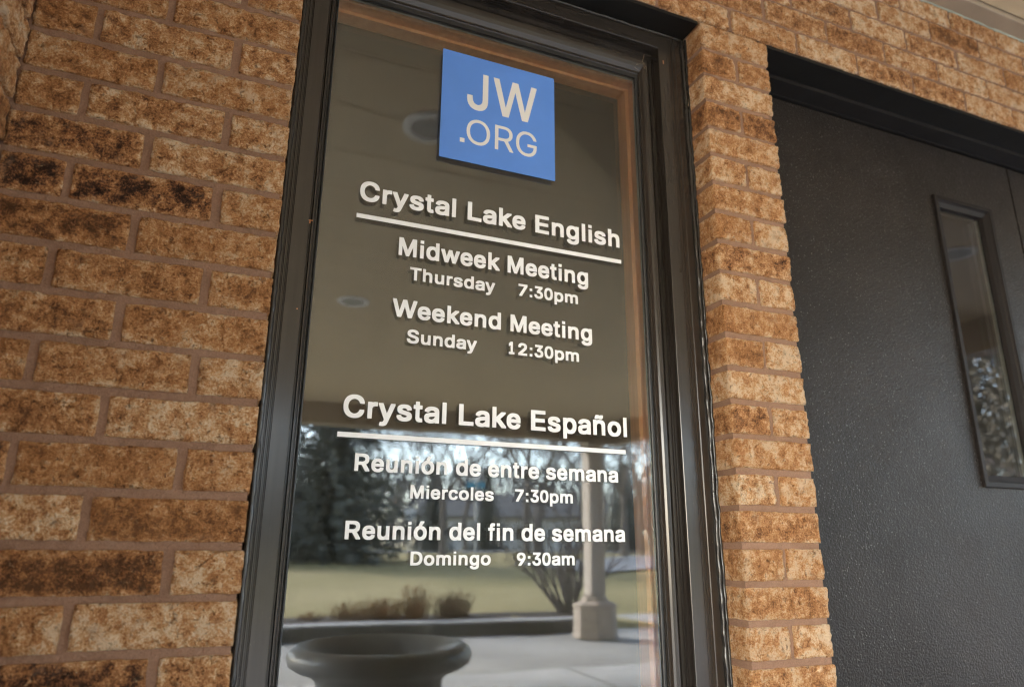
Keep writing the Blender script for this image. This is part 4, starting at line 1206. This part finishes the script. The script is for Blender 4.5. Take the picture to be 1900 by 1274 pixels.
def downlight(x, y, label):
    t = thing("recessed_light", label, "ceiling light", (x, y, CZ), "unlit recessed lights in the canopy soffit")
    bm = bmesh.new()
    add_lathe(bm, [(0.070, -0.0005), (0.072, -0.006), (0.080, -0.010), (0.098, -0.009), (0.105, -0.004), (0.106, -0.0005)], 36)
    from_bm("trim_ring", bm, M['trim_white'], t, smooth=True)
    bm = bmesh.new()
    add_lathe(bm, [(0.071, -0.004), (0.052, -0.0016), (0.020, -0.0010), (0.0005, -0.0008)], 36)
    from_bm("lamp_lens", bm, M['lamp_dark'], t, smooth=True)
for x, y, s in ((0.53, -0.98, "white ring recessed light whose reflection shows beside the blue sign"),
                (0.62, -3.10, "white ring recessed light mirrored small and pale beside the word Weekend"),
                (3.47, -0.93, "white ring recessed light mirrored at the top of the door lite"),
                (3.47, -3.10, "recessed light in the middle of the soffit row before the doors")):
    downlight(x, y, s)

def column(x, y, label):
    t = thing("canopy_column", label, "column", (x, y, GZ), "columns that carry the canopy")
    bm = bmesh.new()
    h = 1.315 - GZ
    add_box(bm, -0.10, 0.10, -0.10, 0.10, 0.47, h)
    bmesh.ops.bevel(bm, geom=bm.edges[:], offset=0.012, segments=1, affect='EDGES')
    from_bm("shaft", bm, M['column'], t)
    for s in (-1, 1):
        bm = bmesh.new()
        add_box(bm, s * 0.07 - .025, s * 0.07 + .025, 0.1005, 0.112, 0.50, h - 0.01)
        from_bm("corner_board", bm, M['column'], t)
    bm = bmesh.new()
    rings = []
    for (r, z) in ((0.27, 0.0), (0.27, 0.03), (0.262, 0.06), (0.262, 0.33), (0.272, 0.345), (0.272, 0.375), (0.20, 0.405), (0.16, 0.42), (0.16, 0.45), (0.14, 0.468)):
        rings.append([bm.verts.new((r * math.cos(math.pi / 8 + k * math.pi / 4), r * math.sin(math.pi / 8 + k * math.pi / 4), z)) for k in range(8)])
    for a, b in zip(rings, rings[1:]):
        for k in range(8):
            bm.faces.new((a[k], a[(k + 1) % 8], b[(k + 1) % 8], b[k]))
    bm.faces.new(rings[-1])
    bm.faces.new(rings[0][::-1])
    from_bm("stone_base", bm, M['stone'], t)
column(4.30, -6.62, "tan square canopy column on a cast stone base at the end of the kerb, mirrored at the window's right")
column(-2.9, -6.62, "tan canopy column on a stone base far along the front, beyond the mirrored view")

# ---------------------------------------------------------------- urn planter behind the camera, mirrored in the glass
pl = thing("urn_planter", "charcoal urn planter with rolled rim and grey soil, mirrored low in the window", "planter", (0.498, -1.20, GZ))
bm = bmesh.new()
H = 0.735
prof = [(0.0, 0.0), (0.20, 0.0), (0.205, 0.02), (0.195, 0.05), (0.15, 0.08), (0.125, 0.12), (0.14, 0.17), (0.19, 0.24), (0.225, 0.34), (0.228, 0.44), (0.212, 0.54), (0.203, 0.60),
        (0.208, 0.630), (0.235, 0.652), (0.272, 0.664), (0.296, 0.680), (0.303, 0.702), (0.296, 0.722), (0.280, 0.733), (0.262, H), (0.246, 0.730), (0.232, 0.712), (0.218, 0.690), (0.208, 0.660), (0.204, 0.600)]
add_lathe(bm, [(max(r, .0005), z) for r, z in prof], 64)
from_bm("urn_body", bm, M['planter'], pl, smooth=True)
bm = bmesh.new()
rings = []
for r in (0.0005, 0.06, 0.12, 0.17, 0.206):
    rings.append([bm.verts.new((r * math.cos(2 * math.pi * k / 40), r * math.sin(2 * math.pi * k / 40), 0.610 + 0.012 * noise.noise(Vector((r * 20 * math.cos(k), r * 20 * math.sin(k), 0))))) for k in range(40)])
for a, b in zip(rings, rings[1:]):
    for k in range(40):
        bm.faces.new((a[k], a[(k + 1) % 40], b[(k + 1) % 40], b[k]))
from_bm("soil", bm, M['soil'], pl, smooth=True)

# ---------------------------------------------------------------- planting and what lies across the lawn (all mirrored)
def grow(rng, bm, p, d, length, rad, depth, spread, sides=4, up=0.15, kids=3, minr=0.004):
    nseg = 3
    pts, rr = [p.copy()], [rad]
    dd = d.copy()
    for i in range(nseg):
        dd = (dd + Vector((rng.uniform(-1, 1), rng.uniform(-1, 1), rng.uniform(-1, 1))) * 0.16 + Vector((0, 0, up * 0.3))).normalized()
        pts.append(pts[-1] + dd * (length / nseg))
        rr.append(max(minr, rad * (1 - 0.42 * (i + 1) / nseg)))
    add_tube(bm, pts, rr, sides)
    if depth == 0:
        return
    for k in range(kids):
        a = (k / kids + rng.uniform(-.12, .12)) * 2 * math.pi
        side = dd.orthogonal().normalized()
        side.rotate(Matrix.Rotation(a, 3, dd))
        t = rng.uniform(0.55, 1.0)
        j = min(nseg, int(t * nseg) + 1)
        q = pts[j - 1].lerp(pts[j], t * nseg - (j - 1) if j <= nseg and t * nseg - (j - 1) <= 1 else 1)
        nd = (dd * (1 - spread) + side * spread + Vector((0, 0, up))).normalized()
        grow(rng, bm, q, nd, length * rng.uniform(0.62, 0.82), rr[-1] * 0.8, depth - 1, spread, 3 if depth < 4 else sides, up, kids, minr)

def bare_tree_parts(seed, trunk_h, depth, rad):
    rng = random.Random(seed)
    bm = bmesh.new()
    pts = [Vector((0, 0, -0.3)), Vector((rng.uniform(-.1, .1), rng.uniform(-.1, .1), trunk_h * .5)), Vector((rng.uniform(-.2, .2), rng.uniform(-.2, .2), trunk_h))]
    add_tube(bm, pts, [rad * 1.25, rad, rad * .82], 8)
    tr = bpy.data.meshes.new("trunk"); bm.to_mesh(tr); bm.free(); tr.materials.append(M['bark'])
    bm = bmesh.new()
    for k in range(5):
        a = k * 2 * math.pi / 5 + rng.uniform(-.3, .3)
        d = Vector((math.cos(a) * .62, math.sin(a) * .62, 0.8)).normalized()
        grow(rng, bm, pts[-1] + Vector((0, 0, -rng.uniform(0, trunk_h * .25))), d, trunk_h * rng.uniform(.75, 1.0), rad * .50, depth, 0.45, 4, 0.12, 3, 0.006)
    cr = bpy.data.meshes.new("crown"); bm.to_mesh(cr); bm.free(); cr.materials.append(M['bark'])
    return tr, cr
TREES = [bare_tree_parts(s, h, 5, r) for s, h, r in ((1, 2.4, .13), (2, 2.9, .12), (3, 2.0, .11))]
def bare_tree(x, y, k, s, rot, label):
    t = thing("bare_tree", label, "tree", (x, y, ground_z(x, y) if y > -60 else -0.35), "leafless trees beyond the lawn")
    t.scale = (s, s, s)
    t.rotation_euler = (0, 0, rot)
    link_mesh("trunk", TREES[k][0], t)
    link_mesh("crown", TREES[k][1], t)
BT = [(8.6, -17.5, 0, 1.0, .3, "leafless tree standing close behind the column on the lawn"),
      (12.6, -22.0, 1, 1.1, 1.4, "leafless tree beside the side road, its crown tangled behind the column"),
      (8.3, -26.0, 2, 1.25, 2.2, "leafless tree between the spruce and the bush"),
      (16.5, -26.0, 0, 1.2, 3.0, "wide leafless tree beyond the side road"),
      (15.0, -33.0, 1, 1.35, 4.2, "tall leafless tree near the street name post"),
      (20.5, -31.0, 2, 1.5, 5.0, "leafless tree at the far bend of the side road"),
      (24.0, -28.0, 1, 1.3, 0.8, "leafless tree at the window's right edge in the mirror view"),
      (11.5, -48.0, 0, 1.5, 1.8, "leafless tree across the street, left of the stop sign"),
      (17.5, -50.0, 1, 1.6, 2.9, "leafless tree across the street in front of the pale house"),
      (24.0, -52.0, 2, 1.8, 3.9, "leafless tree across the street right of the pale house"),
      (31.0, -48.0, 0, 1.6, 5.3, "broad leafless tree far right across the street"),
      (38.0, -52.0, 1, 1.7, 0.2, "leafless tree at the end of the row across the street")]
for a in BT:
    bare_tree(*a)

def needle_tree_meshes(seed, height, base_r, n_whorl):
    """Spruce: whorls of drooping boughs made of many small needle sprays."""
    rng = random.Random(seed)
    bm = bmesh.new()
    add_tube(bm, [Vector((0, 0, -.3)), Vector((0, 0, height * .5)), Vector((0, 0, height))], [height * .02, height * .012, .01], 7)
    tr = bpy.data.meshes.new("trunk"); bm.to_mesh(tr); bm.free(); tr.materials.append(M['bark'])
    verts, faces = [], []
    for w in range(n_whorl):
        f = w / (n_whorl - 1)
        z = 0.15 + (height - 0.3) * f
        R = base_r * (1 - f) ** 0.85 * rng.uniform(.88, 1.1) + 0.12
        nb = max(5, int(13 * (1 - f) + 5))
        for b in range(nb):
            a = 2 * math.pi * (b + rng.uniform(-.35, .35)) / nb
            L = R * rng.uniform(0.75, 1.12)
            steps = max(3, int(L / 0.16))
            for s in range(steps):
                t = (s + .5) / steps
                droop = -0.30 * t * L * (1 - f * .6) + 0.13 * L * t * t
                c = Vector((math.cos(a) * L * t, math.sin(a) * L * t, z + droop))
                for q in range(4):
                    sz = rng.uniform(0.10, 0.22) * (1.15 - .4 * t)
                    d1 = Vector((math.cos(a + rng.uniform(-1.1, 1.1)), math.sin(a + rng.uniform(-1.1, 1.1)), rng.uniform(-.75, .15))).normalized() * sz * 1.5
                    d2 = Vector((rng.uniform(-1, 1), rng.uniform(-1, 1), rng.uniform(-.6, .6))).normalized() * sz * .32
                    o = c + Vector((rng.uniform(-.1, .1), rng.uniform(-.1, .1), rng.uniform(-.1, .06)))
                    i = len(verts)
                    verts += [tuple(o - d2), tuple(o + d2), tuple(o + d1 + d2 * .3), tuple(o + d1 - d2 * .3)]
                    faces.append((i, i + 1, i + 2, i + 3))
    cr = bpy.data.meshes.new("crown")
    cr.from_pydata(verts, [], faces)
    cr.materials.append(M['needle'])
    return tr, cr
SPR = [needle_tree_meshes(21, 9.5, 2.7, 40), needle_tree_meshes(22, 6.0, 1.5, 26)]
def spruce(x, y, k, s, rot, label):
    t = thing("spruce_tree", label, "tree", (x, y, ground_z(x, y) - .05), "dark spruces beyond the lawn")
    t.scale = (s, s, s)
    t.rotation_euler = (0, 0, rot)
    link_mesh("trunk", SPR[k][0], t)
    link_mesh("crown", SPR[k][1], t)
for a in [(3.3, -21.5, 0, 1.0, 0.0, "big dark spruce mirrored at the window's left, its boughs reaching the lawn"),
          (-1.8, -24.0, 0, 1.05, 2.0, "dark spruce standing left of the big one at the lawn's edge"),
          (12.1, -40.5, 1, 0.85, 1.0, "small pointed spruce behind the stop sign"),
          (17.7, -46.0, 1, 0.95, 2.5, "small dark spruce by the street name post"),
          (27.5, -44.0, 1, 1.1, 4.0, "spruce at the right end, before the far tree row")]:
    spruce(*a)

# tall olive-leaved tree off to the right, mirrored in the door lite
def leafy_meshes(seed, height, rad, n):
    rng = random.Random(seed)
    bm = bmesh.new()
    add_tube(bm, [Vector((0, 0, -.3)), Vector((.05, 0, height * .4)), Vector((0, .1, height * .9))], [.16, .12, .03], 8)
    for k in range(16):
        a = rng.uniform(0, 6.28)
        z = height * rng.uniform(.12, .8)
        d = Vector((math.cos(a), math.sin(a), .5)).normalized()
        p = Vector((0, 0, z))
        add_tube(bm, [p, p + d * rad * .5, p + d * rad * .85 + Vector((0, 0, .1))], [.05, .03, .012], 5)
    tr = bpy.data.meshes.new("trunk"); bm.to_mesh(tr); bm.free(); tr.materials.append(M['bark'])
    verts, faces = [], []
    cl = []
    for c in range(70):
        z = rng.uniform(.02, 1)
        R = rad * (0.95 - 0.6 * z ** 2) * math.sqrt(rng.random())
        a = rng.uniform(0, 6.28)
        cl.append((Vector((R * math.cos(a), R * math.sin(a), z * height)), rng.uniform(.35, .75)))
    for i in range(n):
        c, s = cl[rng.randrange(len(cl))]
        p = c + Vector((rng.gauss(0, s * .5), rng.gauss(0, s * .5), rng.gauss(0, s * .42)))
        u = Vector((rng.uniform(-1, 1), rng.uniform(-1, 1), rng.uniform(-1, 1))).normalized() * rng.uniform(.03, .065)
        w = u.cross(Vector((rng.uniform(-1, 1), rng.uniform(-1, 1), rng.uniform(-1, 1))).normalized())
        j = len(verts)
        verts += [tuple(p - u), tuple(p + w), tuple(p + u), tuple(p - w)]
        faces.append((j, j + 1, j + 2, j + 3))
    cr = bpy.data.meshes.new("crown")
    cr.from_pydata(verts, [], faces)
    cr.materials.append(M['olive'])
    return tr, cr
LEAFY = leafy_meshes(77, 6.2, 2.3, 13000)
for (x, y, s, r, lab) in ((12.5, -6.2, 1.0, 0.0, "dense olive and brown leaved tree right of the canopy, mirrored in the door lite"),
                          (16.5, -9.6, 1.15, 2.0, "second olive-leaved tree farther right, behind the first in the door lite"),
                          (15.5, -2.8, 1.0, 4.0, "olive-leaved tree right of the building front, hardly in any reflection")):
    t = thing("leafy_tree", lab, "tree", (x, y, GZ), "olive-leaved trees off to the right")
    t.scale = (s, s, s)
    t.rotation_euler = (0, 0, r)
    link_mesh("trunk", LEAFY[0], t)
    link_mesh("crown", LEAFY[1], t)

# bush of bare stems beside the column
bush = thing("bare_bush", "big vase-shaped leafless bush of dark stems in the bed before the column", "bush", (4.62, -7.95, -0.90))
rng = random.Random(5)
bm = bmesh.new()
for k in range(30):
    a = rng.uniform(0, 2 * math.pi)
    tilt = rng.uniform(0.08, 0.95)
    d = Vector((math.cos(a) * tilt, math.sin(a) * tilt, 1)).normalized()
    p = Vector((math.cos(a), math.sin(a), 0)) * rng.uniform(0.0, 0.13)
    grow(rng, bm, p, d, rng.uniform(0.62, 0.85), rng.uniform(.016, .027), 3, 0.25, 4, 0.10, 2, 0.0035)
from_bm("stems", bm, M['bark'], bush)

def tuft(x, y, r, h, n, seed, label, mat):
    rng = random.Random(seed)
    t = thing("dry_grass_tuft", label, "grass tuft", (x, y + kshift(x), -0.87), "dried plants in the bed behind the kerb")
    bm = bmesh.new()
    for i in range(n):
        a = rng.uniform(0, 2 * math.pi)
        q = Vector((math.cos(a), math.sin(a), 0))
        b = q * rng.uniform(0, r * .85)
        e = rng.uniform(.2, 1)
        tip = b + q * r * e * .35 + Vector((rng.uniform(-.05, .05), rng.uniform(-.05, .05), 0)) + Vector((0, 0, h * rng.uniform(.3, 1.0) ** 1.3 * (1.1 - .35 * e)))
        mid = b.lerp(tip, .55) + Vector((0, 0, h * .12))
        add_tube(bm, [b, mid, tip], [.0032, .0026, .0018], 3)
        if rng.random() < .55:
            s = rng.uniform(.006, .013)
            add_tube(bm, [tip - Vector((0, 0, s * 2)), tip, tip + Vector((0, 0, s * 2.4))], [.004, s * .7, .002], 4)
    from_bm("stems", bm, mat, t)
tuft(1.62, -7.75, .26, .22, 170, 1, "low dried plant farthest left in the bed behind the kerb", M['dry'])
tuft(2.02, -7.80, .30, .27, 240, 2, "spreading dried plant second from the left behind the kerb", M['dry'])
tuft(2.42, -7.72, .20, .44, 190, 3, "tallest russet dried plant in the bed, rising over the planter's rim in the mirror", M['dry'])
tuft(2.92, -7.78, .27, .34, 320, 4, "round dark dried clump nearest the bush", simple_mat("dark_dry_stems", (0.13, 0.075, 0.045), 0.8, 0.2, var=0.4, scale=5, bump_s=0))
tuft(1.15, -7.85, .18, .10, 70, 6, "tiny dried sprig at the left end of the bed", M['dry'])

# street name post, stop sign seen from behind, house
sp_ = thing("street_name_post", "thin grey street name post with a small blue plate across the lawn", "street sign", (11.1, -30.0, ground_z(11.1, -30)))
bm = bmesh.new()
add_tube(bm, [Vector((0, 0, -.2)), Vector((0, 0, 3.2))], [.055, .055], 8)
from_bm("post", bm, M['galv'], sp_)
bm = bmesh.new()
add_box(bm, -.45, .45, -.0065, .0065, -.13, .13)
bmesh.ops.bevel(bm, geom=bm.edges[:], offset=0.004, segments=1, affect='EDGES')
o = from_bm("name_plate", bm, M['teal'], sp_, (-.05, 0, 3.10))
ss = thing("stop_sign", "pale back of an octagonal stop sign on a post at the street", "road sign", (11.8, -44.8, -0.35))
bm = bmesh.new()
add_tube(bm, [Vector((0, 0, -.2)), Vector((0, 0, 2.0))], [.04, .04], 8)
from_bm("post", bm, M['galv'], ss)
bm = bmesh.new()
r = 0.42
f = [bm.verts.new((r * math.cos(math.pi / 8 + k * math.pi / 4), -.006, r * math.sin(math.pi / 8 + k * math.pi / 4))) for k in range(8)]
g = [bm.verts.new((v.co.x, .006, v.co.z)) for v in f]
bm.faces.new(f); bm.faces.new(g[::-1])
for k in range(8):
    bm.faces.new((f[k], g[k], g[(k + 1) % 8], f[(k + 1) % 8]))
bmesh.ops.recalc_face_normals(bm, faces=bm.faces[:])
from_bm("sign_plate", bm, M['siding'], ss, (0, 0.06, 2.35))

def house(x, y, w, d, h, rot, label):
    t = thing("house", label, "house", (x, y, -0.40), "houses across the street")
    t.rotation_euler = (0, 0, rot)
    bm = bmesh.new()
    add_box(bm, -w / 2, w / 2, -d / 2, d / 2, -0.3, h)
    v = [bm.verts.new(p) for p in ((-w / 2, -d / 2 + .01, h), (-w / 2, d / 2 - .01, h), (-w / 2, 0, h + 1.9), (w / 2, -d / 2 + .01, h), (w / 2, d / 2 - .01, h), (w / 2, 0, h + 1.9))]
    bm.faces.new((v[0], v[1], v[2])); bm.faces.new((v[5], v[4], v[3]))
    from_bm("wall", bm, M['siding'], t)
    for s in (-1, 1):
        bm = bmesh.new()
        a = [(-w / 2 - .4, s * (d / 2 + .45), h - .2), (w / 2 + .4, s * (d / 2 + .45), h - .2), (w / 2 + .4, -s * 0.0, h + 2.0), (-w / 2 - .4, 0.0, h + 2.0)]
        lo = [bm.verts.new(p) for p in a]
        hi = [bm.verts.new((p[0], p[1], p[2] + .15)) for p in a]
        bm.faces.new(lo); bm.faces.new(hi[::-1])
        for k in range(4):
            bm.faces.new((lo[k], hi[k], hi[(k + 1) % 4], lo[(k + 1) % 4]))
        bmesh.ops.recalc_face_normals(bm, faces=bm.faces[:])
        from_bm("roof", bm, M['roof'], t)
    for i in range(4):
        xx = -w / 2 + (i + .5) * w / 4
        wn_ = box("window", xx - .55, xx + .55, d / 2 + .003, d / 2 + .06, 0.9, 2.1, M['siding'])
        wn_.parent = t
        bm = bmesh.new()
        add_box(bm, -.45, .45, .0, .02, -.5, .5)
        from_bm("pane", bm, M['dark_glass'], wn_, (0, .03, 0))
house(24.5, -62.0, 14, 8, 3.0, 0.25, "long pale house with a grey roof seen between bare trees")
house(4.0, -58.0, 12, 8, 3.0, -0.1, "pale house half hidden behind the spruces")

# far wood closing the view
rng = random.Random(9)
verts, faces = [], []
for i in range(26000):
    x = rng.uniform(-60, 110)
    y = -86 - rng.uniform(0, 26)
    hmax = 10.5 + 3.5 * noise.noise(Vector((x * .06, 0, 3))) + 1.5 * noise.noise(Vector((x * .3, 0, 7)))
    z = -0.3 + hmax * rng.random() ** 1.1
    s = rng.uniform(.04, .13)
    d = Vector((rng.uniform(-.6, .6), rng.uniform(-.3, .3), 1)).normalized() * rng.uniform(.8, 2.4)
    sd = Vector((s, rng.uniform(-s, s), 0))
    p = Vector((x, y, z))
    j = len(verts)
    verts += [tuple(p - sd), tuple(p + sd), tuple(p + d + sd * .3), tuple(p + d - sd * .3)]
    faces.append((j, j + 1, j + 2, j + 3))
me = bpy.data.meshes.new("far_wood")
me.from_pydata(verts, [], faces)
fw_ = link_mesh("far_wood", me, None, None, M['far'])
fw_['kind'] = "stuff"
fw_['label'] = "grey leafless wood closing the view far beyond the street"
